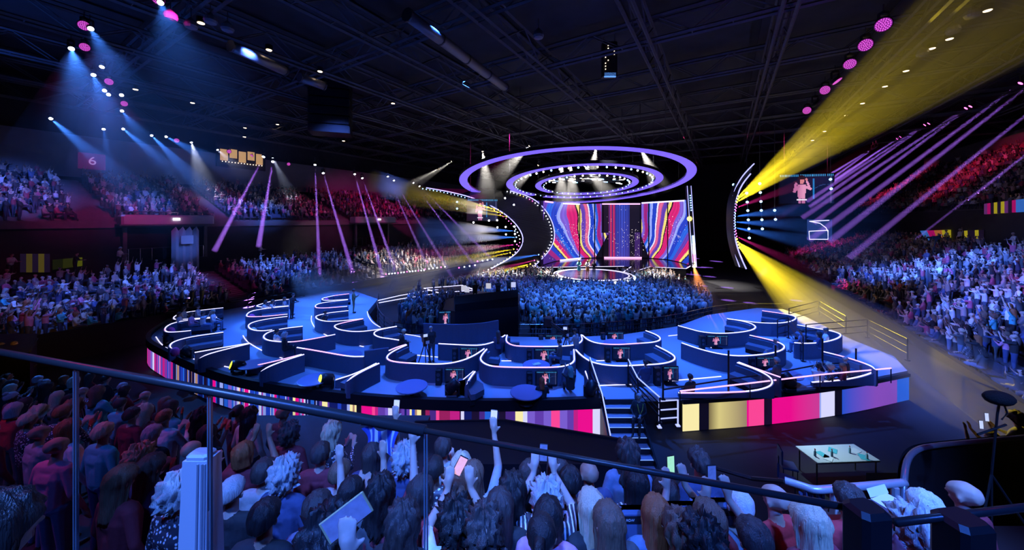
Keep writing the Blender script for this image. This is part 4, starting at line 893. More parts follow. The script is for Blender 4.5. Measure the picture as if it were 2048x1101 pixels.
def beam_lamp(pos, aim, lens, label, colr, power, dia, dens, length, group=None, spread=1.2, size=.8):
    # narrow parallel beam: a small disc light with a tight spread
    t = lamp(pos, aim, lens, label, size, None, False, group); d = (aim - pos).normalized(); q = Vector((0, 0, 1)).rotation_difference(d)
    mb = MB(); mb.lathe([(dia * .32, .25), (dia / 2 * 1.1 + length * math.tan(R(spread / 2)), length)], (0, 0, 0), 12); inst('beam_haze', mb.data('haze_beam', haze_mat(dens)), t, (0, 0, 0), q)
    l = bpy.data.lights.new('lamp_light', 'SPOT'); l.spot_size = R(spread + 2 * math.degrees(math.atan(dia / 2 / length))); l.spot_blend = .25; l.shadow_soft_size = dia * .3; l.color = colr; l.energy = power * 1000
    l.use_nodes = True; nt = l.node_tree; em = nt.nodes['Emission']; fo_ = nt.nodes.new('ShaderNodeLightFalloff'); fo_.inputs['Strength'].default_value = 1.0; nt.links.new(fo_.outputs['Linear'], em.inputs['Strength'])
    o = bpy.data.objects.new('lamp_light', l); col.objects.link(o); o.parent = t; o.location = d * .26; o.rotation_euler = d.to_track_quat('-Z', 'Y').to_euler()
    return t
VB = (.42, .16, 1.0)
# right row of dot-lens lamps
for i, (x, y) in enumerate([(1767, 48), (1731, 90), (1699, 126), (1670, 159), (1650, 180), (1630, 206), (1614, 221)]):
    p = PX(x, y, 18.0); aim = [W(x - 30, y + 120, p.y - 6), W(x, y + 60, p.y - 14), W(x + 40, y + 120, p.y - 5), W(x + 120, y + 100, p.y - 2), W(x, y + 60, p.y - 12), W(x + 150, y + 90, p.y - 1), W(x - 20, y + 20, p.y - 10)][i]
    lamp(p, aim, M_bulbm, 'magenta dot-lens lamp in the row right of stage, %s from the near end' % ordw(i), 1.0, None, True, 'magenta dot-lens lamps on the right truss')
for i, (x, y, Y, dx, dy) in enumerate([(316, -2, 17, 20, 60), (168, 51, 19, 15, 50), (169, 94, 22, 60, 60), (218, 163, 26, -30, 60), (248, 207, 32, 60, 60), (353, 281, 40, 30, 30), (458, 303, 46, 25, 35), (502, 312, 50, 20, 40), (577, 328, 54, 30, 40)]):
    lamp(W(x, y, Y), W(x + dx, y + dy, Y - 8), M_bulbm, 'magenta dot-lens lamp in the row over the left tiers, %s from the near end' % ordw(i), .75, None, True, 'magenta dot-lens lamps over the left tiers')
# blue-white lamps over the left tiers
LW = [(142, 95, 20, 172, 200, 26, 26000, .025), (180, 55, 19, 250, 175, 22, 16000, .02), (320, 3, 17, 355, 100, 26, 9000, .025), (205, 132, 24, 170, 190, 0, 0, 0), (186, 148, 24, 222, 240, 22, 16000, .03), (209, 181, 27, 0, 0, 0, 0, 0), (217, 189, 28, 0, 0, 0, 0, 0), (243, 190, 28, 0, 0, 0, 0, 0),
      (243, 221, 32, 280, 268, 18, 18000, .03), (100, 236, 30, 205, 325, 10, 60000, .035), (207, 257, 35, 216, 320, 10, 14000, .03), (245, 257, 36, 335, 330, 13, 50000, .035), (302, 270, 38, 372, 340, 11, 60000, .035), (331, 273, 39, 388, 302, 11, 45000, .03)]
for i, (x, y, Y, ax, ay, ang, pw, dn) in enumerate(LW):
    p = W(x, y, Y); aim = W(ax, ay, Y - 2) if ax else W(x + 20, y + 80, Y - 10)
    lamp(p, aim, M_bulb, 'white-blue roof lamp over the left tiers, %s from the near end' % ordw(i), .7, ((.05, .22, 1), pw, ang, dn, 16 if y < 230 else 20, True) if pw else None, False, 'white-blue roof lamps over the left tiers')
for i, (x, y, Y, ax, ay, ang, pw, ln) in enumerate([(382, 283, 42, 418, 400, 30, 22000, 9), (434, 299, 46, 470, 330, 26, 9000, 7), (545, 314, 50, 575, 380, 22, 12000, 9)]):
    lamp(W(x, y, Y), W(ax, ay, Y - 1), M_bulb, 'white lamp with a wide pale cone above the left tiers, %s from the left' % ordw(i), .7, ((.6, .68, 1), pw, ang, .03, ln, True), False, 'white cone lamps over the left tiers')
# thin violet beams, left and right
for i, (x, y, ax, ay) in enumerate([(528, 312, 425, 510), (546, 322, 516, 500), (630, 328, 641, 600), (646, 345, 708, 555), (709, 347, 770, 570), (724, 355, 808, 590), (775, 352, 880, 590), (787, 360, 908, 560), (826, 365, 955, 540), (838, 372, 985, 520)]):
    Y = -43 / ((x - CX) / F * .854 - .52); p = W(x, y, Y); a = W(ax, ay, Y - 8)
    beam_lamp(p, a, M_bulb, 'lamp with a thin violet beam over the left tiers, %s from the left' % ordw(i), VB, 90 * (1 if i < 6 else .6), .28, .06, (a - p).length * .97, 'thin violet beam lamps on the left', .8)
for i, (x, y, ax, ay) in enumerate([(1746, 297, 1655, 352), (1752, 294, 1660, 360), (1797, 276, 1655, 372), (1804, 272, 1660, 366), (1853, 248, 1662, 372), (1861, 245, 1668, 380), (1936, 214, 1670, 392), (1945, 210, 1690, 400), (2046, 163, 1700, 420), (2085, 150, 1740, 420), (2120, 175, 1780, 450), (2140, 240, 1860, 460)]):
    Y = min(44, 10.0 * F / (HY - y)); p = W(x, y, Y); a = W(ax, ay, Y + 5)
    beam_lamp(p, a, M_bulbm, 'lamp with a thin violet beam above the right tiers, %s from the stage' % ordw(i), VB, 48, .30, .07, (a - p).length * 1.3, 'thin violet beam lamps on the right', 1.0)
# coloured lamps on the right arm
YB = (1.0, .74, .02); MB_ = (1.0, .03, .35); BB = (.04, .2, 1.0)
ys = list(np.linspace(394, 495, 19)); BEAMED = {0, 1, 2, 4, 7, 9, 11, 14, 16, 17, 18}
for i, py in enumerate(ys):
    f = (py - 441) / 50; k = abs(f); x = 1468 + 9 * f * f; p = W(x, py, 40.2); c_, lens = (YB, M_bulby) if k > .68 else ((MB_, M_bulbm) if k > .36 else (BB, M_bulbb))
    if f < -.68: aim, pw, ang, ln, dn = W(1960 + 30 * i, -40 + 55 * i, 17), 90000, 8, 34, .075
    elif f > .68: aim, pw, ang, ln, dn = W(1900 - 25 * (i - 15), 715 + 55 * (i - 15), 15), 125000, 8, 33, .042
    elif k > .36: aim, pw, ang, ln, dn = W(1760, 440 + f * 260, 30), 12000, 11, 10, .05
    else: aim, pw, ang, ln, dn = W(1780, 440 + f * 260, 30), 20000, 17, 13, .05
    lamp(p, aim, lens, '%s lamp on the thin curved arm right of stage, %s from the top' % (('yellow' if k > .68 else 'magenta' if k > .36 else 'blue'), ordw(i)), .55, (c_, pw, ang, dn, ln, k <= .68) if i in BEAMED else None, False, 'coloured lamps along the right curved arm', body=False)
# small blue dots on the rig right of the arm
fr = thing('lamp_rig', 'frame of small bright blue lamps between the right arm and side screen', 'lamp rig', W(1520, 420, 43))
dots = [(480, 367), (485, 443), (490, 515), (494, 594), (499, 670), (503, 747), (590, 286), (596, 362), (601, 438), (604, 514), (609, 593), (613, 670), (717, 513), (724, 590), (1190, 250), (1196, 330), (369, 295)]
for x, y in dots: inst('blue_lamp', BALL, fr, W(1380 + x * .2361, 300 + y * .2361, 42.8) - Vector(fr.location), None, .15, [M_bulbb])
for col_ in (dots[0:6], dots[6:12], dots[12:14], dots[14:16]): mb = MB(); q = [W(1380 + x * .2361, 300 + y * .2361, 43) for x, y in col_]; mb.tube([(q[0].x, q[0].y, 21)] + q, .04, 4); mb.build('hanging_pipe', M_steel, fr)
# left-hand dots between the arms
fr = thing('lamp_rig', 'scatter of small white lamps on the dark curved arm left of stage', 'lamp rig', W(1000, 470, 49.4))
for x, y in [(838, 430), (907, 427), (910, 488), (979, 484), (1055, 481), (982, 547), (1058, 544), (1058, 605), (568, 272), (568, 329), (974, 240), (1049, 296), (707, 446)]: inst('white_lamp', BALL, fr, W(780 + x * .2362, 340 + y * .2362, 49.4) - Vector(fr.location), None, .13, [M_bulb if x > 600 else M_bulbb])
mb = MB(); mb.tube([W(915, 405, 49.6), W(1030, 440, 49.6), W(1030, 485, 49.6)], .03, 4); mb.build('pipe', M_steel, fr)
# beams from the left arm, sweeping left
for i, (x, y, ax, ay, c_, lens, pw, ang, ln) in enumerate([(1008, 421, 690, 348, YB, M_bulby, 20000, 6, 19), (1016, 427, 690, 366, YB, M_bulby, 20000, 5, 18), (1024, 434, 720, 385, YB, M_bulby, 12000, 5, 17), (1040, 462, 780, 450, BB, M_bulbb, 15000, 7, 17), (1043, 474, 780, 478, BB, M_bulbb, 15000, 7, 17),
        (1044, 488, 760, 520, MB_, M_bulbm, 9000, 6, 20), (1038, 497, 680, 560, YB, M_bulby, 22000, 5, 27), (1031, 504, 700, 575, YB, M_bulby, 16000, 5, 26), (1086, 508, 760, 560, BB, M_bulbb, 18000, 6, 24), (1078, 519, 740, 600, MB_, M_bulbm, 9000, 5, 27), (1070, 526, 740, 610, YB, M_bulby, 30000, 5, 29), (1064, 531, 720, 600, YB, M_bulby, 22000, 4, 29)]):
    p = W(x, y, 50.5 if x < 1050 else 52.5); a = W(ax, ay, 33)
    lamp(p + Vector((-.7, -1.3, 0)), a, lens, 'lamp throwing a %s beam leftwards from the left stage arms, %s from the top' % ('yellow' if c_ is YB else 'blue' if c_ is BB else 'magenta', ordw(i)), .5, (c_, pw * 2.2, ang, .12, ln, False), False, 'beam lamps on the left stage arms', body=False)
# white cones from the rings
for i, (x, y, ax, ay, Y, nm) in enumerate([(965, 301, 975, 380, 45, 'outer'), (1060, 291, 1000, 350, 47, 'outer'), (1193, 292, 1183, 350, 47, 'outer'), (1280, 295, 1315, 365, 46, 'outer'), (905, 322, 840, 365, 46, 'far left'), (880, 337, 795, 380, 46, 'far left'), (1124, 326, 1122, 400, 45, 'middle'), (1141, 326, 1146, 400, 45, 'middle'), (1166, 329, 1215, 385, 45, 'middle'), (1078, 330, 1030, 368, 45, 'middle')]):
    p = W(x, y, Y); lamp(p, W(ax, ay, Y - .5), M_bulbw, 'warm white lamp with pale cone, %s of the %s ring lamps' % (ordw([0, 1, 2, 3, 0, 1, 0, 1, 2, 3][i]), nm), .7, ((1, .93, .85), 60000 if i not in (4, 5) else 5000, 30 if i not in (4, 5) else 13, .035 if i not in (4, 5) else .2, (p - W(ax, ay, Y)).length * 1.35, True), False, 'warm white cone lamps around the rings')
# single coloured beams
lamp(W(1387, 533, 42), W(1432, 672, 24), M_bulbw, 'lamp with an orange beam falling from the pylon foot', .7, ((1, .30, .06), 90000, 8, .06, 18, True))
lamp(W(1300, -60, 26), W(1364, 320, 44), M_bulbb, 'lamp with a broad dim blue shaft above the video wall right end', .8, ((.02, .16, 1), 90000, 9, .03, 24, True))
lamp(W(2090, 85, 32), W(1690, 345, 46), M_bulbb, 'lamp with a broad blue shaft across the right tiers', .8, ((.02, .18, 1), 120000, 9, .03, 32, True))
# recessed white downlights in the roof
dl = MB(); dl.lathe([(.22, 0), (.22, .3), (.2, .32)], (0, 0, 0), 12); D_CAN = dl.data('downlight_can', M_black)
dl = MB(); dl.lathe([(.17, -.01), (.15, -.03)], (0, 0, 0), 12); D_LENS = dl.data('downlight_lens', M_bulbw)
for i, (x, y) in enumerate([(402, 46), (538, 100), (640, 143), (271, 179), (385, 206), (555, 249), (490, 256), (489, 274), (786, 207), (687, 282), (1975, 21), (1899, 78), (1812, 142), (1770, 173), (1725, 207), (1692, 231), (1665, 250), (1649, 263), (1625, 281), (1864, 97)]):
    t = thing('roof_downlight', 'small white roof downlight, %s counted from the left corner' % ordw(i), 'lamp', PX(x, y, 19.4) if y < 225 else W(x, y, 45), 'small white downlights under the roof')
    inst('can', D_CAN, t); inst('lens', D_LENS, t)
# hanging round lamps (unlit) and loudspeakers
for i, (x, y) in enumerate([(341, 35), (382, 52), (421, 42), (455, 58), (1077, 72), (1945, 30), (1906, 62), (1845, 108)]):
    p = PX(x, y, 18.8); t = thing('unlit_round_lamp', 'unlit round glass roof lamp, %s from the left' % ordw(i), 'lamp', p, 'unlit round roof lamps'); mb = MB(); mb.lathe([(.05, .45), (.28, .2), (.32, 0), (.26, -.12), (.1, -.18)], (0, 0, 0), 14); inst('shade', mb.data('shade', mat('smoky_glass', (.25, .26, .32), .25)), t); mb = MB(); mb.tube([(0, 0, .4), (0, 0, 1.0)], .02, 5); inst('stem', mb.data('stem', M_steel), t)
p = W(1220, 150, 26); t = thing('hanging_control_rack', 'hanging rack with a small bright blue screen under the roof', 'rack', p)
mb = MB(); mb.rbox(p + V((0, .2, 1.2)), (1.1, .5, 2.6), 0, .05); mb.build('rack_body', M_black, t); mb = MB(); mb.box(p, (.85, .1, .32)); mb.build('blue_screen', mat('blue_screen', (.1, .3, .8), .3, emit=(.12, .35, 1), strength=1.3), t)
mb = MB(); rg = random.Random(2); [mb.ball(p + V((rg.choice([-.35, -.15, .3]), -.08, .4 + .22 * k)), .035, 5) for k in range(9)]; mb.build('indicator_lights', M_bulbw, t)
mb = MB(); [mb.tube([p + V((s, .2, 2.4)), p + V((s, .2, 6))], .02, 4) for s in (-.4, .4)]; mb.build('hanging_cable', M_steel, t)
# rows of tiny lights along the low wall, left of stage
fr = thing('low_light_row', 'rows of tiny white and violet lights along the low wall left of stage', 'lamp row', W(820, 550, 40))
for (x0, y0, x1, y1, n) in [(725, 569, 770, 564, 8), (772, 549, 808, 545, 7), (814, 544, 848, 541, 7), (850, 539, 890, 534, 6), (918, 536, 950, 531, 4), (955, 523, 985, 519, 4)]:
    for k in range(n): inst('tiny_lamp', BALL, fr, W(x0 + (x1 - x0) * k / (n - 1), y0 + (y1 - y0) * k / (n - 1), 40) - Vector(fr.location), None, .075, [M_bulb if k % 4 else M_bulbm])
mb = MB(); mb.tube([W(725, 571, 40.1), W(985, 521, 40.1)], .05, 4); mb.build('mounting_bar', M_steel, fr)
# ---------------------------------------------------------------- people: bodies grown from tapered limbs and fused into one skin
SKIN, TOP, BOT, SHOE, DARK, LIP, HAIRR = range(7)
def ball_arr(c, r, n=10, m=6):
    vs = []
    for i in range(m + 1):
        p = math.pi * i / m
        for j in range(n): t = 2 * math.pi * j / n; vs.append((c[0] + r * math.sin(p) * math.cos(t), c[1] + r * math.sin(p) * math.sin(t), c[2] + r * math.cos(p)))
    fs = [(i * n + j, (i + 1) * n + j, (i + 1) * n + (j + 1) % n, i * n + (j + 1) % n) for i in range(m) for j in range(n)]
    return vs, fs
def limb(mb, a, r0, b, r1, n=10):
    a, b = Vector(a), Vector(b); d = b - a; L = d.length; d = d / L if L > 1e-6 else Vector((0, 0, 1))
    up = Vector((0, 0, 1)) if abs(d.z) < .9 else Vector((1, 0, 0)); x = d.cross(up).normalized(); y = d.cross(x)
    rings = [(-r0 * .98, r0 * .2), (-r0 * .7, r0 * .71), (0, r0), (L, r1), (L + r1 * .7, r1 * .71), (L + r1 * .98, r1 * .2)]; vs = []; fs = []
    for s, r in rings:
        for j in range(n): t = 2 * math.pi * j / n; vs.append(a + d * s + x * (r * math.cos(t)) + y * (r * math.sin(t)))
    for i in range(5):
        for j in range(n): j2 = (j + 1) % n; fs.append((i * n + j, i * n + j2, (i + 1) * n + j2, (i + 1) * n + j))
    fs.append(tuple(range(n))[::-1]); fs.append(tuple(range(5 * n, 6 * n)))
    mb.add(vs, fs)
ARMS = {  # elbow, wrist, hand direction for the right side (x positive)
    'down': ((.27, -.03, 1.13), (.28, .07, .89), (0, .25, -1)),
    'clap': ((.25, .10, 1.14), (.07, .32, 1.24), (-.25, .45, .85)),
    'up': ((.28, .08, 1.62), (.24, .16, 1.88), (.05, .15, 1)),
    'phone': ((.24, .24, 1.40), (.09, .34, 1.62), (-.1, .15, 1)),
    'high': ((.22, .20, 1.60), (.16, .32, 1.85), (-.1, .1, 1)),
    'wave': ((.36, .02, 1.50), (.44, .12, 1.76), (.12, .1, 1)),
    'lap': ((.26, .06, 1.15), (.12, .30, 1.08), (-.5, .8, -.1)),
    'work': ((.26, .12, 1.16), (.14, .38, 1.20), (-.2, .95, .1)),
    'chin': ((.20, .22, 1.16), (.06, .20, 1.40), (-.2, .0, 1)),
}
def body_caps(left, right, seated=False, lean=0.0, fingers=True, skirt=False, sleeves=True):
    C = []; dz = -.43 if seated else 0.0
    def T(p):   # upper-body transform: sit and lean forward about the hips
        p = Vector(p) + Vector((0, 0, dz)); piv = Vector((0, 0, .95 + dz))
        if lean: p = piv + Matrix.Rotation(-lean, 3, 'X') @ (p - piv)
        return p
    def a(p, r, q, s, reg, up=True): C.append((T(p) if up else Vector(p), r, T(q) if up else Vector(q), s, reg))
    for s in (-1, 1):
        if seated:
            a((s * .09, 0, .53), .09, (s * .11, .42, .53), .062, BOT, False); a((s * .11, .42, .52), .06, (s * .11, .44, .10), .042, BOT, False); a((s * .11, .42, .045), .04, (s * .12, .60, .035), .034, SHOE, False)
        else:
            a((s * .09, 0, .92), .092, (s * .10, .01, .50), .06, BOT, False); a((s * .10, .01, .50), .06, (s * .10, -.02, .09), .042, BOT if not skirt else SKIN, False); a((s * .10, -.04, .045), .04, (s * .11, .14, .035), .034, SHOE, False)
    if skirt: a((-.05, 0, .9), .12, (-.06, 0, .55), .17, BOT, False); a((.05, 0, .9), .12, (.06, 0, .55), .17, BOT, False)
    a((-.08, 0, .95), .105, (.08, 0, .95), .105, BOT); a((0, 0, 1.0), .13, (0, .0, 1.16), .118, TOP); a((-.06, 0, 1.08), .1, (.06, 0, 1.08), .1, TOP)
    a((-.075, 0, 1.29), .122, (.075, 0, 1.29), .122, TOP); a((-.14, -.012, 1.40), .072, (.14, -.012, 1.40), .072, TOP)
    for s in (-1, 1): a((s * .055, 0, .99), .112, (s * .085, 0, 1.32), .118, TOP); a((s * .08, -.005, 1.33), .1, (s * .13, -.01, 1.39), .078, TOP)
    a((0, -.005, 1.43), .058, (0, .015, 1.54), .05, SKIN)
    a((0, -.012, 1.655), .088, (0, .028, 1.645), .084, SKIN); a((0, .03, 1.585), .058, (0, .052, 1.572), .042, SKIN)
    a((0, .1, 1.622), .012, (0, .113, 1.603), .016, SKIN); a((-.03, .085, 1.655), .022, (.03, .085, 1.655), .022, SKIN)
    for s in (-1, 1): a((s * .088, -.002, 1.63), .02, (s * .088, .0, 1.60), .015, SKIN); a((s * .033, .098, 1.634), .011, (s * .034, .099, 1.634), .011, DARK)
    a((-.02, .094, 1.568), .008, (.02, .094, 1.568), .008, LIP)
    for s, nm in ((-1, left), (1, right)):
        el, wr, hd = ARMS[nm]; m = Vector((s, 1, 1)); el, wr, hd = Vector(el) * m, Vector(wr) * m, (Vector(hd) * m).normalized()
        a((s * .175, -.012, 1.395), .062, el, .043, TOP); a(el, .042, wr, .028, TOP if sleeves and nm in ('down', 'clap', 'lap', 'work', 'chin') else SKIN)
        pe = wr + hd * .085; a(wr, .026, pe, .032, SKIN)
        side = hd.cross(Vector((0, 1, .2)) if abs(hd.y) < .8 else Vector((0, 0, 1))).normalized()
        fw = side.cross(hd).normalized(); fw = fw if fw.y > 0 else -fw; curl = fw * (.35 if nm in ('phone', 'high', 'work') else .12)
        if fingers:
            for k, ln in ((-1.5, .058), (-.5, .072), (.5, .076), (1.5, .068)):
                b = pe + side * (.019 * k); d = (hd + side * (.07 * k)).normalized(); md = b + d * ln * .55; a(b - hd * .02, .0125, md, .0115, SKIN); a(md, .0115, md + (d + curl).normalized() * ln * .55, .0095, SKIN)
            th = wr + hd * .03 - side * s * .02; d = (hd * .6 - side * s * .8 + curl).normalized(); a(th, .0145, th + d * .055, .012, SKIN)
        else:
            a(pe, .03, pe + (hd + curl).normalized() * .06, .022, SKIN); a(wr + hd * .03, .014, wr + hd * .06 - side * s * .05, .012, SKIN)
    return C
def fuse(C, voxel, name, dec=None, lowhair=False):
    mb = MB()
    for p, r, q, s, reg in C: limb(mb, p, r, q, s)
    me = bpy.data.meshes.new('tmp'); me.from_pydata(mb.v, [], mb.f); o = bpy.data.objects.new('tmp', me); col.objects.link(o)
    m = o.modifiers.new('r', 'REMESH'); m.mode = 'VOXEL'; m.voxel_size = voxel; m.adaptivity = 0.0
    s_ = o.modifiers.new('s', 'SMOOTH'); s_.factor = .5; s_.iterations = 5 if voxel < .02 else 2
    if dec: d = o.modifiers.new('d', 'DECIMATE'); d.ratio = dec
    dg = bpy.context.evaluated_depsgraph_get(); ev = o.evaluated_get(dg); res = bpy.data.meshes.new_from_object(ev)
    bpy.data.objects.remove(o); bpy.data.meshes.remove(me); res.name = name
    n = len(res.polygons); cen = np.empty(n * 3, 'f'); res.polygons.foreach_get('center', cen); cen = cen.reshape(-1, 3)
    best = np.full(n, 1e9); reg = np.zeros(n, int)
    for p, r, q, s, rg in C:
        p, q = np.array(p), np.array(q); d = q - p; L2 = max(1e-9, d @ d); t = np.clip(((cen - p) @ d) / L2, 0, 1); ds = np.linalg.norm(cen - (p + t[:, None] * d), axis=1) - (r + (s - r) * t)
        if rg in (DARK, LIP): ds = ds - .004
        k = ds < best; best[k] = ds[k]; reg[k] = rg
    if lowhair:
        hd = [c for c in C if c[1] == .088][0]; hc = np.array(hd[0]); rel = cen - hc
        reg[(np.linalg.norm(rel, axis=1) < .16) & ((rel[:, 2] > .02) | (rel[:, 1] < -.02)) & (rel[:, 2] > -.06)] = HAIRR
    res.materials.clear()
    for k in range(6): res.materials.append(None)
    res.polygons.foreach_set('material_index', np.minimum(reg, 5).astype('i')); res.polygons.foreach_set('use_smooth', np.ones(n, bool)); res.update()
    return res, reg
POSES = {
    'stand': dict(left='down', right='down'), 'clap': dict(left='clap', right='clap'), 'phone': dict(left='phone', right='phone'), 'right_up': dict(left='down', right='up'), 'left_up': dict(left='up', right='clap'),
    'arms_up': dict(left='up', right='up'), 'high_phone': dict(left='down', right='high'), 'wave': dict(left='wave', right='down'), 'bare': dict(left='wave', right='high', sleeves=False),
    'sit': dict(left='lap', right='lap', seated=True), 'sit_clap': dict(left='clap', right='clap', seated=True), 'sit_chin': dict(left='lap', right='chin', seated=True, lean=.25), 'sit_phone': dict(left='phone', right='phone', seated=True),
    'work': dict(left='work', right='work', lean=.12), 'crouch_work': dict(left='work', right='work', seated=True, lean=.35), 'skirt': dict(left='lap', right='chin', skirt=True)}
BODY = {}
def body(pose, lod):
    k = (pose, lod)
    if k not in BODY:
        kw = POSES[pose]
        if lod == 'hi': BODY[k] = fuse(body_caps(fingers=True, **kw), .0105, 'body_' + pose)[0]
        elif lod == 'mid': BODY[k] = fuse(body_caps(fingers=False, **kw), .024, 'body_mid_' + pose)[0]
        else: BODY[k] = fuse([c for c in body_caps(fingers=False, **kw) if c[1] > .021], .05, 'body_low_' + pose, .16, True)
    return BODY[k]
# hair: a shell over the skull with strands
HC = Vector((0, .005, 1.645))
def hair_mesh(kind, hi=True):
    seed = sum(map(ord, kind)); nphi = 56 if hi else 20; nt = 18 if hi else 9; mb = MB()
    P = dict(short=(66, 98, 122, 0, 1.02, .012), crop=(58, 88, 112, 0, .985, .006), curly=(72, 118, 135, .03, 1.26, .05), bob=(74, 108, 110, .10, 1.09, .015), long=(74, 112, 105, .30, 1.07, .014), verylong=(74, 112, 104, .46, 1.10, .016), bun=(70, 100, 122, 0, .995, .006), ponytail=(70, 100, 122, 0, .995, .006), wavy=(74, 116, 108, .24, 1.18, .035), quiff=(60, 92, 118, 0, 1.03, .02))[kind]
    tf, ts, tb, drop, k, rough = P; vs = []; rx, ry, rz = .099 * k, .115 * k, .117 * k
    for i in range(nt + 1):
        t = i / nt
        for j in range(nphi):
            ph = 2 * math.pi * j / nphi; c = math.cos(ph)      # ph 0 = forward
            th = tf + (ts - tf) * min(1, (1 - c)) if c > 0 else ts + (tb - ts) * (-c)
            fall = drop * max(0, min(1, (0.45 - c) / .5)); u = min(1, t / .62) if drop else t
            a = R(th) * u; x, y, z = rx * math.sin(a) * math.sin(ph), ry * math.sin(a) * c, rz * math.cos(a)
            if kind == 'quiff' and c > .2: z += .035 * c * math.sin(u * math.pi * .5); y += .012
            if t > .62 and drop:
                s = (t - .62) / .38; z -= fall * s; w = 1 + .10 * s * (1 if drop > .2 else .5); x *= w; y = y * (1 - .1 * s) - (.035 * s if drop > .2 else 0)
            n_ = noise.noise(Vector((x * 38 + seed, y * 38, z * (38 if kind == 'curly' else 9)))); st = math.sin(ph * 23 + seed + z * 14) * .35 + math.sin(ph * 41 + 2 * seed) * .25
            f = 1 + rough / .1 * (n_ * .9 + (st * .35 if kind != 'curly' else noise.noise(Vector((x * 75, y * 75, z * 75))) * .8))
            vs.append((x * f, y * f, z * (f if z > 0 else 1)))
    fs = [(i * nphi + j, i * nphi + (j + 1) % nphi, (i + 1) * nphi + (j + 1) % nphi, (i + 1) * nphi + j) for i in range(nt) for j in range(nphi)]
    mb.add(vs, fs)
    # inner side, so the shell has thickness
    o = len(vs); inn = [(x * .86, y * .86, z * .92) for x, y, z in vs]; mb.add(inn, [f[::-1] for f in fs]); 
    for j in range(nphi): j2 = (j + 1) % nphi; a, b = nt * nphi + j, nt * nphi + j2; mb.f.append((a, b, b + o, a + o)); mb.m.append(0)
    if kind == 'bun': mb.ball((0, -.07, .10), (.05, .05, .045), 12)
    if kind == 'ponytail': mb.tube([(0, -.10, .05), (0, -.15, .03), (0, -.165, -.06), (0, -.15, -.2), (0, -.14, -.28)], .036, 10, r2=.014); mb.ball((0, -.125, .04), (.032, .03, .03), 10)
    return mb.data('hair_' + kind, None, smooth=True)
HAIR = {}
def hair_data(kind, hi): 
    if (kind, hi) not in HAIR: HAIR[(kind, hi)] = hair_mesh(kind, hi)
    return HAIR[(kind, hi)]
def hmat(name, c):
    m = mat('hair_' + name, c, .45, spec=.45, noise_amt=.5, noise_scale=1.0, bump=.5); nt = m.node_tree
    nz = [x for x in nt.nodes if x.type == 'TEX_NOISE'][0]; tc = [x for x in nt.nodes if x.type == 'TEX_COORD'][0]; mp = nt.nodes.new('ShaderNodeMapping'); mp.inputs['Scale'].default_value = (150, 150, 9)
    nt.links.new(tc.outputs['Object'], mp.inputs['Vector']); nt.links.new(mp.outputs['Vector'], nz.inputs['Vector'])   # fine strands running down the hair
    return m
HM = {'blonde': hmat('blonde', (.62, .52, .36)), 'brown': hmat('brown', (.16, .10, .07)), 'dark': hmat('dark', (.05, .04, .04)), 'black': hmat('black', (.015, .014, .016)), 'grey': hmat('grey', (.45, .45, .47)), 'white': hmat('white', (.8, .8, .8)), 'auburn': hmat('auburn', (.34, .12, .05)), 'red': hmat('red', (.42, .10, .03)), 'green': hmat('green', (.18, .38, .34))}
SM = {'pale': mat('skin_pale', (.62, .45, .38), .5), 'fair': mat('skin_fair', (.52, .36, .29), .5), 'tan': mat('skin_tan', (.36, .22, .16), .5), 'deep': mat('skin_deep', (.15, .085, .06), .5)}
def cmat(name, c): return mat('cloth_' + name, c, .85, noise_amt=.2, noise_scale=35, bump=.12)
CM = {'white': cmat('white', (.82, .82, .84)), 'grey': cmat('grey', (.38, .38, .40)), 'black': cmat('black', (.03, .03, .035)), 'navy': cmat('navy', (.06, .08, .18)), 'red': cmat('red', (.5, .04, .05)), 'pink': cmat('pink', (.75, .3, .45)), 'denim': cmat('denim', (.16, .22, .36)), 'turquoise': cmat('turquoise', (.1, .55, .6)), 'yellow': cmat('yellow', (.7, .55, .1)), 'cream': cmat('cream', (.7, .65, .52)), 'charcoal': cmat('charcoal', (.10, .10, .11)), 'maroon': cmat('maroon', (.22, .03, .05)), 'orange': cmat('orange', (.75, .32, .12)), 'olive': cmat('olive', (.22, .22, .1))}
cb = bpy.data.materials.new('cloth_patterned'); cb.use_nodes = True; _n = cb.node_tree; _b = _n.nodes['Principled BSDF']; _v = _n.nodes.new('ShaderNodeTexVoronoi'); _v.inputs['Scale'].default_value = 34; _r = _n.nodes.new('ShaderNodeValToRGB'); _r.color_ramp.elements[0].color = (.8, .8, .85, 1); _r.color_ramp.elements[0].position = .25; _r.color_ramp.elements[1].color = (.04, .04, .06, 1); _r.color_ramp.elements[1].position = .4
_t = _n.nodes.new('ShaderNodeTexCoord'); _n.links.new(_t.outputs['Object'], _v.inputs['Vector']); _n.links.new(_v.outputs['Distance'], _r.inputs[0]); _n.links.new(_r.outputs[0], _b.inputs['Base Color']); CM['sequined'] = cb
cb2 = cb.copy(); cb2.name = 'cloth_striped'; _n = cb2.node_tree; _b = _n.nodes['Principled BSDF']; _w = _n.nodes.new('ShaderNodeTexWave'); _w.inputs['Scale'].default_value = 9; _w.inputs['Distortion'].default_value = 2; _r = [x for x in _n.nodes if x.type == 'VALTORGB'][0]; _t = [x for x in _n.nodes if x.type == 'TEX_COORD'][0]; _n.links.new(_t.outputs['Object'], _w.inputs['Vector']); _n.links.new(_w.outputs['Fac'], _r.inputs[0]); CM['striped'] = cb2
M_shoe = mat('shoe_leather', (.03, .03, .03), .5); M_eye = mat('eye_dark', (.02, .015, .015), .2); M_lip = mat('lip', (.35, .12, .11), .5)
NP = [0]
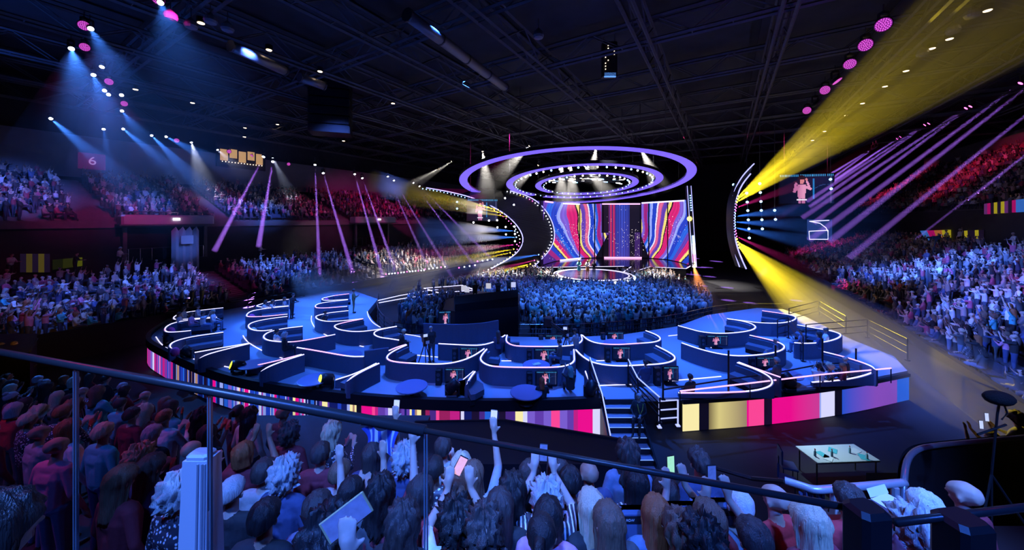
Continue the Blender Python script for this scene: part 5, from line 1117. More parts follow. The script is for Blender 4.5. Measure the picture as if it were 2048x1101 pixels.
def person(loc, rz, pose, hair, hcol, top, bot, skin, label, group=None, lod='mid', scale=1.0, tilt=0.0):
    NP[0] += 1
    o = bpy.data.objects.new('person', body(pose, lod)); col.objects.link(o); o.location = loc; o.rotation_euler = (0, 0, rz); o.scale = (scale,) * 3
    tag(o, label, 'person', group)
    for i, m in enumerate([SM[skin], CM[top], CM[bot], M_shoe, M_eye, M_lip]): o.material_slots[i].link = 'OBJECT'; o.material_slots[i].material = m
    if hair:
        kw = POSES[pose]; c = HC.copy(); ln = kw.get('lean', 0); 
        if kw.get('seated'): c.z -= .43
        piv = Vector((0, 0, .95 - (.43 if kw.get('seated') else 0)))
        if ln: c = piv + Matrix.Rotation(-ln, 3, 'X') @ (c - piv)
        hd = hair_data(hair, lod == 'hi'); 
        if not hd.materials: hd.materials.append(None)
        h = bpy.data.objects.new('hair', hd); col.objects.link(h); h.parent = o; h.location = c; h.rotation_euler = (-ln, 0, 0); h.material_slots[0].link = 'OBJECT'; h.material_slots[0].material = HM[hcol]
    return o
HAIRW = {'short': 'short', 'crop': 'cropped', 'curly': 'curly', 'bob': 'bobbed', 'long': 'long', 'verylong': 'very long', 'bun': 'tied-up', 'ponytail': 'ponytailed', 'wavy': 'wavy', 'quiff': 'swept-up'}
def describe(hair, hcol, top):
    h = ('%s %s hair' % (HAIRW[hair], hcol)) if hair else 'a bald head'
    return 'person with %s in %s top' % (h, top)
# far audience: one mesh per block of people nobody could count
CROWD_MAT = attr_mat('crowd_people', rough=.65)
def lowtpl(pose):
    me, reg = body(pose, 'low'); nv = len(me.vertices); v = np.empty(nv * 3, 'f'); me.vertices.foreach_get('co', v); me.calc_loop_triangles(); nt = len(me.loop_triangles)
    t = np.empty(nt * 3, 'i'); me.loop_triangles.foreach_get('vertices', t); pi = np.empty(nt, 'i'); me.loop_triangles.foreach_get('polygon_index', pi)
    return v.reshape(-1, 3), t.reshape(-1, 3), reg[pi]
TPL = {}
def crowd(name, label, items, seed, pal_top=None):
    rn = np.random.RandomState(seed); V_, T_, C_ = [], [], []; off = 0
    tops = np.array(pal_top or [(.75, .75, .8), (.6, .6, .65), (.06, .06, .07), (.04, .04, .05), (.08, .08, .1), (.25, .22, .24), (.35, .06, .1), (.1, .14, .3), (.4, .3, .3), (.05, .05, .06), (.2, .2, .23), (.5, .1, .2)]); hairs = np.array([(.05, .04, .04), (.2, .13, .08), (.55, .45, .3), (.02, .02, .02), (.5, .5, .5)]); skins = np.array([(.6, .45, .38), (.5, .34, .27), (.3, .2, .15), (.55, .4, .33)])
    for (x, y, z, rz, pose, s) in items:
        if pose not in TPL: TPL[pose] = lowtpl(pose)
        v, t, rg = TPL[pose]; c, sn = math.cos(rz) * s, math.sin(rz) * s
        w = np.empty_like(v); w[:, 0] = v[:, 0] * c - v[:, 1] * sn + x; w[:, 1] = v[:, 0] * sn + v[:, 1] * c + y; w[:, 2] = v[:, 2] * s + z
        V_.append(w); T_.append(t + off); off += len(v)
        pal = np.zeros((7, 4), 'f'); pal[:, 3] = 1; pal[SKIN, :3] = skins[rn.randint(len(skins))]; pal[TOP, :3] = tops[rn.randint(len(tops))]; pal[BOT, :3] = (.05, .06, .1); pal[SHOE, :3] = .03; pal[DARK, :3] = .03; pal[LIP, :3] = pal[SKIN, :3]; pal[HAIRR, :3] = hairs[rn.randint(len(hairs))]
        C_.append(pal[rg])
    V_, T_, C_ = np.concatenate(V_), np.concatenate(T_), np.concatenate(C_); me = bpy.data.meshes.new(name)
    me.vertices.add(len(V_)); me.vertices.foreach_set('co', V_.ravel()); me.loops.add(T_.size); me.loops.foreach_set('vertex_index', T_.ravel().astype('i')); me.polygons.add(len(T_)); me.polygons.foreach_set('loop_start', np.arange(0, T_.size, 3, dtype='i'))
    me.polygons.foreach_set('use_smooth', np.ones(len(T_), bool)); a = me.attributes.new('Col', 'FLOAT_COLOR', 'FACE'); a.data.foreach_set('color', C_.ravel().astype('f')); me.materials.append(CROWD_MAT); me.update(); me.validate()
    o = bpy.data.objects.new(name, me); col.objects.link(o); tag(o, label, 'crowd', None, 'stuff')
    return o
# ---------------------------------------------------------------- placing people
def face(p, q): d = Vector(q) - Vector(p); return math.atan2(-d.x, d.y)
def proj(p): return CX + F * p[0] / p[1], HY + F * (H - p[2]) / p[1]
TGT = Vector((10, 44, 0)); rp = random.Random(21)
HK = ['short', 'crop', 'long', 'bob', 'curly', 'wavy', 'ponytail', 'bun', 'verylong', None]; HCOL = ['dark', 'brown', 'blonde', 'black', 'grey', 'auburn']; TK = ['white', 'grey', 'black', 'navy', 'red', 'pink', 'denim', 'cream', 'charcoal', 'maroon', 'striped', 'sequined', 'turquoise']
def rand_look(): 
    h = rp.choice(HK); return h, rp.choice(HCOL), rp.choice(TK), rp.choice(['denim', 'black', 'navy', 'charcoal']), rp.choice(['pale', 'fair', 'fair', 'tan', 'deep'])
def tier_people(rows, a0, a1, aisles, density, skip=None):
    out = []
    for ri, (n0, n1, z) in enumerate(rows):
        n = (n0 + n1) / 2; a = a0 + rp.uniform(0, .5); k = 0
        while a < a1:
            if all(abs(a - g) > 1.0 for g in aisles) and rp.random() < density:
                p = NA(n + rp.uniform(-.08, .08), a, z)
                if p.y > 3:
                    px, py = proj(p + Vector((0, 0, 1)))
                    if -60 < px < 2110 and not (skip and skip(px, py, n, a)): out.append((p, ri, k, px, py)); k += 1
            a += .56 + rp.uniform(-.04, .05)
    return out
SITP = ['sit', 'sit', 'sit_clap', 'sit_clap', 'clap', 'arms_up', 'phone', 'sit_phone']
def place_tier(cands, n_ind, key, label_mass, name, zone, seed):
    cands = sorted(cands, key=key); ind, rest = cands[:n_ind], cands[n_ind:]
    rows_ = {}
    for p, ri, k, px, py in ind: rows_.setdefault(ri, []).append((px, p))
    for ri, L in rows_.items():
        for j, (px, p) in enumerate(sorted(L, key=lambda t: t[0])):
            h, hc, tp, bt, sk = rand_look(); pose = rp.choice(SITP)
            person(p, face(p, TGT) + rp.uniform(-.25, .25), pose, h, hc, tp, bt, sk, '%s, %s, row %d of %s, %s from left' % (('%s-haired person' % hc) if h else 'bald person', tp + ' top', ri + 1, zone, ordw(j)), 'spectators in ' + zone, 'mid', rp.uniform(.94, 1.06))
    items = [(p.x, p.y, p.z, face(p, TGT) + rp.uniform(-.3, .3), rp.choice(SITP), rp.uniform(.92, 1.08)) for p, *_ in rest]
    if items: crowd(name, label_mass, items, seed)
hidden = lambda px, py, n, a: False
c_ll = tier_people(LLOW, -2, 56, AIS_LL, .94); place_tier(c_ll, 36, lambda t: t[0].y if 5 < t[3] < 2040 and t[4] < 690 else 999, 'dense audience filling the lower left seating tier', 'audience_crowd', 'lower left tier', 1)
c_lu = tier_people(LUP, -2, 66, AIS_LU, .9); place_tier(c_lu, 0, lambda t: t[0].y, 'dense audience filling the upper left seating tier', 'audience_crowd', 'upper left tier', 2)
c_rl = tier_people(RLOW, 13, 80, AIS_RL, .95); place_tier(c_rl, 30, lambda t: t[0].y if t[3] < 2030 and t[4] < 800 else 999, 'dense audience filling the lower right seating tier', 'audience_crowd', 'lower right tier', 3)
c_ru = tier_people(RUP, 16, 98, AIS_RU, .93); place_tier(c_ru, 0, lambda t: t[0].y, 'red-lit audience filling the upper right seating tier', 'audience_crowd', 'upper right tier', 4)
# seat rows under the seated audience
def seat_rows(rows, a0, a1, lab):
    mb = MB(); th = math.atan2(EN.y, EN.x)
    for n0, n1, z in rows:
        n = (n0 + n1) / 2; s = 1 if n1 > n0 else -1; L = a1 - a0
        mb.box(NA(n + .12 * s, (a0 + a1) / 2, z + .38), (.42, L, .08), th); mb.box(NA(n + .33 * s, (a0 + a1) / 2, z + .58), (.06, L, .42), th)
    o = mb.build('seat_rows', mat('seat_plastic', (.05, .05, .09), .5)); tag(o, lab, 'seats', None, 'stuff')
seat_rows(LLOW, 13.8, 25.6, 'long dark seat rows of the lower left tier'); seat_rows(LUP, 16.7, 28.6, 'long dark seat rows of the upper left tier'); seat_rows(RLOW, 22.8, 33.2, 'long dark seat rows of the lower right tier'); seat_rows(RUP, 48.8, 65.2, 'long dark seat rows of the upper right tier')
# standing floor crowd
def inside(p, poly):
    c = False; n = len(poly)
    for i in range(n):
        (x1, y1), (x2, y2) = poly[i], poly[(i + 1) % n]
        if (y1 > p[1]) != (y2 > p[1]) and p[0] < (x2 - x1) * (p[1] - y1) / (y2 - y1) + x1: c = not c
    return c
bx = [(p.x, p.y) for p in BR if p.x > -7.5]
FLOORP = [(x, y + .55) for x, y in bx if x < 16] + [(18, 31), (20, 40), (20.5, 47), (3.5, 49), (-2, 46), (-10, 37), (-9, 28)]
FOHP = [(-5.4, 20.5), (1.3, 21.4), (1.4, 27.2), (-3.2, 28.6), (-5.6, 25)]
cand = []
y = 21.0
while y < 49:
    x = -11.0
    while x < 21:
        p = Vector((x + rp.uniform(-.2, .2), y + rp.uniform(-.18, .18), 0))
        if inside(p, FLOORP) and not inside(p, FOHP) and (p - Vector((dc.x, dc.y, 0))).length > 5.5 and rp.random() < .9 and not (-9.5 < p.x < -2.5 and 33 < p.y < 37.5): cand.append(p)
        x += .62
    y += .62
cand.sort(key=lambda p: p.y); FP = ['stand', 'clap', 'clap', 'arms_up', 'right_up', 'phone', 'left_up']
near = [p for p in cand if p.y < 27 and -7.5 < p.x < 14][:54]; nearset = set(id(p) for p in near)
for j, p in enumerate(sorted(near, key=lambda p: p.x / p.y)):
    h, hc, tp, bt, sk = rand_look(); tp = rp.choice(['white', 'white', 'grey', 'turquoise', 'denim', 'black', 'cream'])
    person(p, face(p, TGT) + rp.uniform(-.3, .3), rp.choice(FP), h, hc, tp, bt, sk, '%s in %s standing behind the curved floor barrier, %s from left' % (('%s-haired person' % hc) if h else 'bald person', tp, ordw(j)), 'standing crowd by the floor barrier', 'mid', rp.uniform(.94, 1.06))
crowd('standing_crowd', 'dense standing crowd on the arena floor around the round stage', [(p.x, p.y, 0, face(p, TGT) + rp.uniform(-.35, .35), rp.choice(FP), rp.uniform(.93, 1.07)) for p in cand if id(p) not in nearset], 5, [(.7, .72, .8), (.5, .52, .6), (.1, .12, .2), (.06, .06, .1), (.3, .4, .5), (.12, .3, .3), (.2, .2, .25)])
# control desk crew
for x, y, lab in [(-2.6, 24.6, 'dark-clothed operator at the mixing desk, left of the bright monitors'), (-1.0, 25.2, 'dark-clothed operator at the mixing desk between the monitors'), (-.2, 26.4, 'dark-clothed operator at the back of the mixing desk island')]:
    person((x, y, 2.5), .1, 'sit_phone', 'short', 'dark', 'black', 'black', 'fair', lab)
# performers
pf = [(1158, 549, 'skirt', 'long', 'blonde', 'turquoise', 'turquoise', 'performer in a turquoise dress on the round stage'), (1175, 550, 'skirt', 'long', 'brown', 'white', 'orange', 'performer in white top and long orange skirt on the round stage'), (1188, 551.5, 'stand', 'short', 'black', 'black', 'black', 'tall performer in a black suit on the round stage')]
for x, y, ps, h, hc, tp, bt, lab in pf:
    p = PX(x, y, 1.3); person(p, math.pi - .3, ps, h, hc, tp, bt, 'tan', lab, None, 'mid', 1.05)
# guests and crew on the platform
def seated(px, py, rz, pose, hair, hc, top, bot, skin, lab, zh=2.5, s=1.0):
    Y = (H - zh) * F / (py - HY); return person(((px - CX) / F * Y, Y, zh - 1.215 * s), rz, pose, hair, hc, top, bot, skin, lab, None, 'mid', s)
def standing(px, py, rz, pose, hair, hc, top, bot, skin, lab, zh=P0 + 1.645):
    Y = (H - zh) * F / (py - HY); return person(((px - CX) / F * Y, Y, zh - 1.645), rz, pose, hair, hc, top, bot, skin, lab, None, 'mid')
standing(863, 657, .6, 'work', None, 'grey', 'black', 'charcoal', 'fair', 'bald camera operator in black standing behind the tripod camera')
seated(1119, 684, 1.2, 'sit', 'short', 'dark', 'charcoal', 'denim', 'fair', 'man in dark shirt seated sideways in the central booth')
seated(1141, 740, .2, 'sit_phone', 'wavy', 'green', 'black', 'black', 'fair', 'person with green-tinted hair in a black printed shirt at the rim', 2.25)
seated(1084, 762, .1, 'sit', 'long', 'red', 'black', 'black', 'fair', 'red-haired person in black seated at the front rim', 2.05)
seated(*c4(1075, 405), -.6, 'sit', 'bun', 'dark', 'white', 'white', 'fair', 'dark-haired guest in white beside a white-haired guest')
seated(*c4(1137, 434), -.8, 'sit', 'curly', 'white', 'black', 'black', 'fair', 'white-haired guest in black beside a dark-haired guest')
for x, y, ps, h, hc, tp, lab in [(345, 228, 'sit', 'curly', 'dark', 'cream', 'guest with a big curly hair bun at the back of the far left booth'), (455, 213, 'sit_clap', 'short', 'dark', 'white', 'guest in a white patterned shirt standing out at the far left booth'), (308, 268, 'sit', 'long', 'brown', 'grey', 'long-haired guest at the left end of the far left booth'), (402, 268, 'sit', 'long', 'brown', 'pink', 'guest in pink in the middle of the far left booth'), (495, 264, 'sit_phone', 'short', 'dark', 'white', 'guest in white looking at a phone in the far left booth'), (575, 248, 'sit', 'long', 'blonde', 'white', 'blonde guest in white at the right end of the far left booth'),
                                 (965, 172, 'sit_chin', 'long', 'dark', 'white', 'leaning guest in white, left of the far pair'), (1020, 168, 'sit_chin', 'long', 'brown', 'white', 'leaning guest in white, right of the far pair'), (1137, 148, 'sit', 'long', 'brown', 'grey', 'long-haired guest in grey at the far second-column booth end'), (1430, 255, 'sit_chin', 'short', 'dark', 'black', 'lone guest in black leaning in the third-column booth')]:
    seated(*c4(x, y), -1.2, ps, h, hc, tp, 'denim', 'fair', lab)
standing(*c4(1195, 118), -1.6, 'work', 'short', 'dark', 'black', 'black', 'fair', 'crew member in black standing at the far second-column booth')
standing(*c4(1680, 85), -1.2, 'clap', 'short', 'dark', 'olive', 'olive', 'fair', 'person in olive standing beyond the farthest small booth')
seated(*c5(150, 405), -.9, 'crouch_work', 'short', 'blonde', 'black', 'black', 'fair', 'crouching person in black with a hand camera by the inner barrier')
seated(*c5(930, 420), .0, 'sit', 'verylong', 'dark', 'navy', 'navy', 'fair', 'person with very long dark hair behind the rear central booth')
standing(*c5(1545, 402), .9, 'work', 'crop', 'dark', 'grey', 'denim', 'tan', 'crane camera operator in grey at the rear central booth', 2.75)
for x, y, rz, ps, h, hc, tp, lab in [(1065, 412, .9, 'sit', 'crop', 'grey', 'denim', 'guest in denim lounging in the long right-centre booth'), (1240, 350, .6, 'sit', 'short', 'dark', 'denim', 'broad guest in blue seated in the right-edge booth'), (1358, 368, .8, 'sit', 'long', 'dark', 'navy', 'dark-haired guest in the middle of the right-edge booth'), (1405, 345, 1.0, 'sit_clap', 'bun', 'brown', 'white', 'guest in white at the back of the right-edge booth'),
                                     (1072, 548, .5, 'sit', 'short', 'grey', 'charcoal', 'guest in charcoal beside the screen behind the near right booth'), (1540, 540, .5, 'sit', None, 'grey', 'black', 'bald guest in black at the near right corner booth'), (1355, 592, -.8, 'sit_phone', 'bun', 'dark', 'white', 'guest in white holding something in the near right corner booth'), (1520, 590, .9, 'sit', 'long', 'auburn', 'maroon', 'auburn-haired guest in the near right corner booth'), (1432, 590, 1.0, 'sit', 'curly', 'blonde', 'sequined', 'guest in a sequined top in the near right corner booth'),
                                     (480, 662, .3, 'sit', 'short', 'dark', 'black', 'guest in black seen from behind in the near right booth'), (175, 565, .2, 'sit', 'crop', 'dark', 'navy', 'person in navy seated just right of the stair head')]:
    seated(*c6(x, y), rz, ps, h, hc, tp, 'denim', 'fair', lab, 2.05 if ('corner booth' in lab and 'bald' not in lab) else 1.98 if 'from behind' in lab else 2.3 if 'bald' in lab else 2.5)
person((4.55, 12.55, .55), 2.6, 'sit', 'crop', 'grey', 'black', 'black', 'fair', 'steward in black suit with a yellow lanyard sitting on the stairs')
L_ = thing('lanyard', 'yellow lanyard round the neck of the seated stair steward', 'lanyard', (4.55, 12.55, 1.4)); mb = MB(); mb.tube([(4.45, 12.42, 1.55), (4.48, 12.38, 1.35), (4.52, 12.36, 1.2), (4.60, 12.36, 1.36), (4.66, 12.44, 1.55)], .012, 5); mb.build('ribbon', mat('lanyard_yellow', (.75, .7, .1), .6), L_); mb = MB(); mb.box((4.52, 12.35, 1.16), (.08, .01, .11)); mb.build('pass_card', mat('paper_white'), L_)
# television cameras
def tv_camera(px, py, z0, lab, rz, hgt=1.35, boom=False):
    Y = (H - (z0 + hgt)) * F / (py - HY); p = Vector(((px - CX) / F * Y, Y, z0)); t = thing('television_camera', lab, 'camera', p, None, rz)
    def part(nm, f, m=M_black): mb = MB(); f(mb); inst(nm, mb.data(nm, m), t)
    for k in range(3): an = 2 * math.pi * k / 3 + .4; part('tripod_leg', lambda mb: mb.tube([(.05 * math.cos(an), .05 * math.sin(an), hgt - .2), (.42 * math.cos(an), .42 * math.sin(an), 0.02)], .022, 6))
    part('tripod_head', lambda mb: mb.rbox((0, 0, hgt - .14), (.16, .16, .14), 0, .02)); part('camera_body', lambda mb: mb.rbox((0, 0, hgt + .1), (.2, .46, .3), 0, .03)); part('lens', lambda mb: mb.tube([(0, .23, hgt + .1), (0, .5, hgt + .1), (0, .56, hgt + .1)], .08, 10)); part('viewfinder', lambda mb: mb.rbox((-.05, -.2, hgt + .34), (.22, .14, .16), 0, .02))
    part('viewfinder_screen', lambda mb: mb.box((-.05, -.275, hgt + .34), (.18, .01, .12)), mat('viewfinder_glow', (.6, .65, .8), .4, emit=(.55, .65, 1), strength=.9)); part('script_card', lambda mb: mb.box((.05, -.25, hgt + .02), (.16, .01, .13)), mat('paper_white')); part('pan_handle', lambda mb: mb.tube([(.1, -.1, hgt - .1), (.22, -.5, hgt - .25)], .015, 6))
    if boom: part('crane_arm', lambda mb: (mb.tube([(0, -.3, hgt + .1), (-.9, .9, hgt + .3)], .05, 6), mb.tube([(0, -.3, hgt), (-.9, .9, hgt + .16)], .03, 6))); part('camera_head', lambda mb: mb.rbox((-1.0, 1.0, hgt + .25), (.4, .4, .45), 0, .05))
    return t
tv_camera(850, 683, P0, 'television camera on a tripod in front of the bald operator', .5); tv_camera(1133, 668, P0, 'crane camera with dark arm above the rear central booth', -.2, 1.25, True)
tv_camera(1872, 478, 5.0, 'camera on the platform at the back of the right tier', .9, 1.4); tv_camera(175, 508, 2.95, 'camera on the left-tier camera deck, silhouetted', -.9, 1.4)
# camera decks and crew at the back of the tiers
def at_n(px, py, n, rz, pose, h, hc, tp, lab): p = PN(px, py, n); person((p.x, p.y, p.z - 1.645), rz, pose, h, hc, tp, 'black', 'fair', lab)
for a in [(150, 508, -42.5, -1.0, 'work', 'crop', 'black', 'black', 'crew member in black on the left camera deck, left one'), (238, 497, -42.5, -1.2, 'work', 'short', 'grey', 'white', 'crew member in white trousers on the left camera deck, right one'), (20, 510, -42.2, -1.4, 'work', 'short', 'dark', 'grey', 'crew member in grey at the far left camera deck'), (520, 490, -42.5, -1.3, 'work', 'short', 'dark', 'white', 'camera operator over the middle of the left tier'),
          (1895, 462, 20.6, 1.0, 'work', 'short', 'grey', 'white', 'camera operator in white at the back of the right tier'), (1920, 460, 20.6, 1.2, 'wave', 'short', 'grey', 'white', 'crew member pointing at the back of the right tier'), (2030, 468, 20.6, 1.1, 'work', 'short', 'grey', 'white', 'crew member in white at the far right camera deck')]: at_n(*a)
mb = MB(); mb.box(NA(20.9, 58, 5.0), (1.9, 60, .16), math.atan2(EN.y, EN.x)); struct(mb.build('trim_camera_deck', M_concd))
# ---------------------------------------------------------------- near audience block below the camera
def fgY(py): return 1.338 / ((py - HY) / F - .33)
def fgz(Y): return 4.33 - .33 * (Y - 2.4)          # floor height of the near seating block
ns = struct(bpy.data.objects.new('seating_tier_near', None), 'near seating block below the camera'); col.objects.link(ns)
for i in range(14):
    y0 = 1.2 + .8 * i; z = fgz(y0 + .4); xr = 8.5 if y0 < 4.5 else -.25 * y0
    mb = MB(); mb.prism([(-1.9 * (y0 + 3), y0), (xr, y0), (xr, y0 + .81), (-1.9 * (y0 + 3), y0 + .81)], max(0, z - 1.2), z); mb.build('row_step', M_concd, ns)
mb = MB(); mb.prism([(-9, -2.5), (7, -2.5), (7, 1.25), (-9, 1.25)], 5.2, 5.6); struct(mb.build('floor_camera_row', M_concd))
FG = [  # head px, py, hair, colour, top, pose, skin, place
 (679, 947, 'crop', 'brown', 'grey', 'clap', 'fair', 'left of the raised gold phone'), (742, 912, 'long', 'dark', 'navy', 'high_phone', 'fair', 'under the raised phone beyond the rail'), (808, 919, 'curly', 'grey', 'navy', 'stand', 'fair', 'right of the phone holder'),
 (868, 939, 'crop', 'black', 'sequined', 'clap', 'deep', 'just right of the dark glass edge'), (886, 895, 'short', 'dark', 'grey', 'clap', 'fair', 'far row near the black box corner'), (922, 932, 'bob', 'blonde', 'red', 'stand', 'pale', 'in front of the black box'),
 (945, 952, 'long', 'brown', 'grey', 'high_phone', 'fair', 'holding a phone high in front of the black box'), (909, 985, 'bun', 'brown', 'white', 'stand', 'pale', 'behind the thin glass edge'), (999, 1016, 'verylong', 'dark', 'black', 'stand', 'fair', 'beside the red raised arm'),
 (1025, 982, 'wavy', 'black', 'sequined', 'stand', 'tan', 'left of the round-headed neighbours'), (968, 1066, 'curly', 'dark', 'red', 'clap', 'tan', 'bottom row behind the open hand'), (911, 1046, 'curly', 'black', 'white', 'phone', 'fair', 'filming with a tilted phone'),
 (805, 1046, 'wavy', 'dark', 'black', 'stand', 'fair', 'bottom row under the gold phone'), (633, 1018, 'short', 'dark', 'denim', 'stand', 'fair', 'left of the gold phone arm'), (640, 908, 'short', 'dark', 'maroon', 'stand', 'fair', 'in dim red light by the left rail'),
 (700, 985, 'crop', 'black', 'charcoal', 'stand', 'deep', 'shadowed between the raised arms'), (760, 985, 'wavy', 'black', 'maroon', 'bare', 'pale', 'with a bare arm stretched up'), (840, 985, 'bob', 'dark', 'red', 'wave', 'fair', 'waving behind the glass edge'),
 (1060, 950, 'verylong', 'dark', 'grey', 'stand', 'fair', 'under the black box front'), (1116, 942, 'bob', 'dark', 'white', 'stand', 'pale', 'in front of the black box right half'), (1141, 962, 'short', 'black', 'black', 'stand', 'deep', 'next to the bald one by the stairs'),
 (1179, 948, None, 'grey', 'navy', 'stand', 'tan', 'in front of the stair foot'), (1274, 968, 'verylong', 'black', 'striped', 'stand', 'fair', 'right of the stair foot'), (1332, 984, 'long', 'dark', 'sequined', 'stand', 'fair', 'beside the man with swept-up hair'),
 (1400, 927, 'quiff', 'dark', 'navy', 'stand', 'fair', 'broad-shouldered below the cream LED block'), (1480, 1010, 'crop', 'white', 'grey', 'clap', 'pale', 'right of the glowing green phone'), (1094, 1003, 'curly', 'grey', 'striped', 'phone', 'pale', 'second row left of the dark bob'),
 (1096, 1034, 'bob', 'black', 'pink', 'stand', 'tan', 'near the bottom centre'), (1184, 1015, 'long', 'blonde', 'black', 'stand', 'pale', 'behind the long-haired brunette'), (1219, 1046, 'verylong', 'brown', 'charcoal', 'stand', 'fair', 'at the bottom, large and central'),
 (1314, 1030, 'long', 'auburn', 'denim', 'stand', 'fair', 'left of the seat backs'), (1420, 1040, 'long', 'brown', 'maroon', 'phone', 'fair', 'between the seat backs and green phone'), (1368, 1068, 'wavy', 'brown', 'black', 'stand', 'fair', 'at the bottom below the seat backs'),
 (1405, 1085, 'curly', 'black', 'black', 'stand', 'tan', 'at the bottom with tight curls'), (1083, 1070, 'ponytail', 'black', 'white', 'stand', 'tan', 'at the bottom with a glittery scrunchie'), (1553, 998, None, 'grey', 'red', 'stand', 'fair', 'with hand at the ear near the blue rail'),
 (1621, 1044, 'verylong', 'blonde', 'maroon', 'stand', 'pale', 'by the black rail end'), (1853, 1016, 'short', 'white', 'pink', 'clap', 'pale', 'beside the cardboard box'), (1838, 1062, 'curly', 'grey', 'navy', 'stand', 'fair', 'in front of the white-haired one at the right'),
 (1932, 990, None, 'grey', 'maroon', 'stand', 'fair', 'tall at the far right'), (1509, 1078, 'short', 'dark', 'black', 'phone', 'fair', 'filming with a dark phone at the bottom'), (355, 985, 'curly', 'white', 'sequined', 'stand', 'pale', 'left of the pale post'), (462, 985, 'crop', 'grey', 'black', 'stand', 'pale', 'right of the pale post'),
 (526, 944, 'short', 'dark', 'grey', 'stand', 'fair', 'third from the pale post'), (569, 950, 'curly', 'grey', 'navy', 'stand', 'fair', 'fourth from the pale post'), (527, 1036, 'short', 'black', 'black', 'stand', 'tan', 'in shadow right of the pale post'),
 (262, 830, 'short', 'dark', 'maroon', 'stand', 'fair', 'in red light behind the first glass panel'), (300, 935, 'long', 'dark', 'navy', 'stand', 'fair', 'in shadow left of the curly white hair'), (240, 960, 'long', 'brown', 'maroon', 'stand', 'fair', 'far left in shadow'), (1700, 1000, 'short', 'dark', 'red', 'stand', 'tan', 'near the blue rail in red'),
]
used = []; HELD = []
for px, py, h, hc, tp, ps, sk, pl in FG:
    Y = fgY(py); p = Vector(((px - CX) / F * Y, Y, fgz(Y) + .0)); used.append(p.to_2d()); zt = H - (py - HY) / F * Y
    lab = '%s, %s' % (describe(h, hc, tp).replace(' in ', ', ').replace(' top', ''), pl); s_ = 1.0
    rz_ = rp.uniform(-.2, .25) + (.1 if px > 1100 else -.1)
    if ps in ('phone', 'high_phone'): HELD.append(((p.x, p.y, zt - 1.64), rz_, ps, pl))
    person((p.x, p.y, zt - 1.64), rz_, ps, h, hc, tp, rp.choice(['denim', 'black', 'navy']), sk, lab, 'near audience below the camera', 'hi', s_)
# dimmer rows further down on the left
fill = []
for r in range(11):
    y = 3.3 + .78 * r; x = -1.55 * y - 1.0
    while x < 0:
        p = Vector((x + rp.uniform(-.12, .12), y + rp.uniform(-.12, .12))); px = CX + F * p.x / p.y
        hy_ = HY + F * (H - fgz(p.y) - 1.76) / p.y
        if -30 < px < 800 - 12 * r and hy_ > 712 + .185 * max(px, 0) and all((p - q).length > .44 for q in used) and rp.random() < .97: fill.append((r, px, p)); used.append(p)
        x += .60 if y < 6.5 else 1.0
for r in range(3):
    for x in np.arange(-.6, 3.6, .62):
        p = Vector((x, 2.35 + .7 * r + rp.uniform(-.1, .1))); px = CX + F * p.x / p.y
        if 860 < px < 1450 and all((p - q).length > .48 for q in used): fill.append((20 + r, px, p)); used.append(p)
fill = fill[:84]
rowd = {}
for r, px, p in fill: rowd.setdefault(r, []).append((px, p))
for r, L in rowd.items():
    for j, (px, p) in enumerate(sorted(L, key=lambda t: t[0])):
        h, hc, tp, bt, sk = rand_look(); ps = rp.choice(['stand', 'clap', 'stand', 'clap', 'phone', 'stand']) if r < 2 or r >= 20 else rp.choice(['stand', 'clap'])
        wh = ('row %d down the dim left block, %s from left' % (r + 1, ordw(j))) if r < 20 else 'gap row %d at bottom centre, %s from left' % (r - 19, ordw(j))
        person((p.x, p.y, fgz(p.y)), rp.uniform(-.4, .1), ps, h, hc, tp, bt, sk, '%s, %s' % (('person with %s hair, %s top' % (hc, tp)) if h else 'bald person, %s top' % tp, wh), 'near audience below the camera', 'hi' if p.y < 6 else 'mid', rp.uniform(.95, 1.05))
# person right beside the camera at the bottom left: only hair and shoulders show
person((-1.80, 1.2, 5.38), -.35, 'stand', 'verylong', 'black', 'navy', 'black', 'fair', 'person with long black hair close to the camera at the bottom left', None, 'hi', 1.0)
person((-.93, 1.75, 5.30 - .55), -.1, 'stand', 'curly', 'black', 'black', 'black', 'deep', 'dark curly-haired silhouette at the bottom, right of the pale post', None, 'hi', 1.05)
# yellow-lit people at the right edge
for x, y, h, hc, tp, lab in [(2036, 838, 'curly', 'brown', 'cream', 'yellow-lit person with curly hair at the right frame edge, uppermost'), (2045, 868, 'bob', 'blonde', 'yellow', 'yellow-lit person with bobbed hair at the right frame edge'), (1985, 875, 'short', 'brown', 'olive', 'yellow-lit person holding two phones left of the microphone'), (2043, 893, 'bun', 'brown', 'cream', 'yellow-lit person lowest at the right frame edge')]:
    Y = 7.5; p = W(x, y, Y); person((p.x, p.y, p.z - 1.64), .3, 'phone' if 'phones' in lab else 'clap', h, hc, tp, 'black', 'fair', lab)
mb = MB(); mb.prism([(8.6, 6.2), (14, 6.2), (14, 8.5), (8.6, 8.5)], 0, 1.95); struct(mb.build('floor_side_landing', M_concd))
spot('side_lamp', Vector((15, 16, 10)), W(2030, 860, 7.5), (1, .8, .05), 2500, 22, 1.0, .2)
# stewards and workers behind the barrier
person((4.15, 9.2, 0), 2.2, 'sit', 'short', 'dark', 'red', 'black', 'fair', 'worker in red at the cluttered table under the platform')

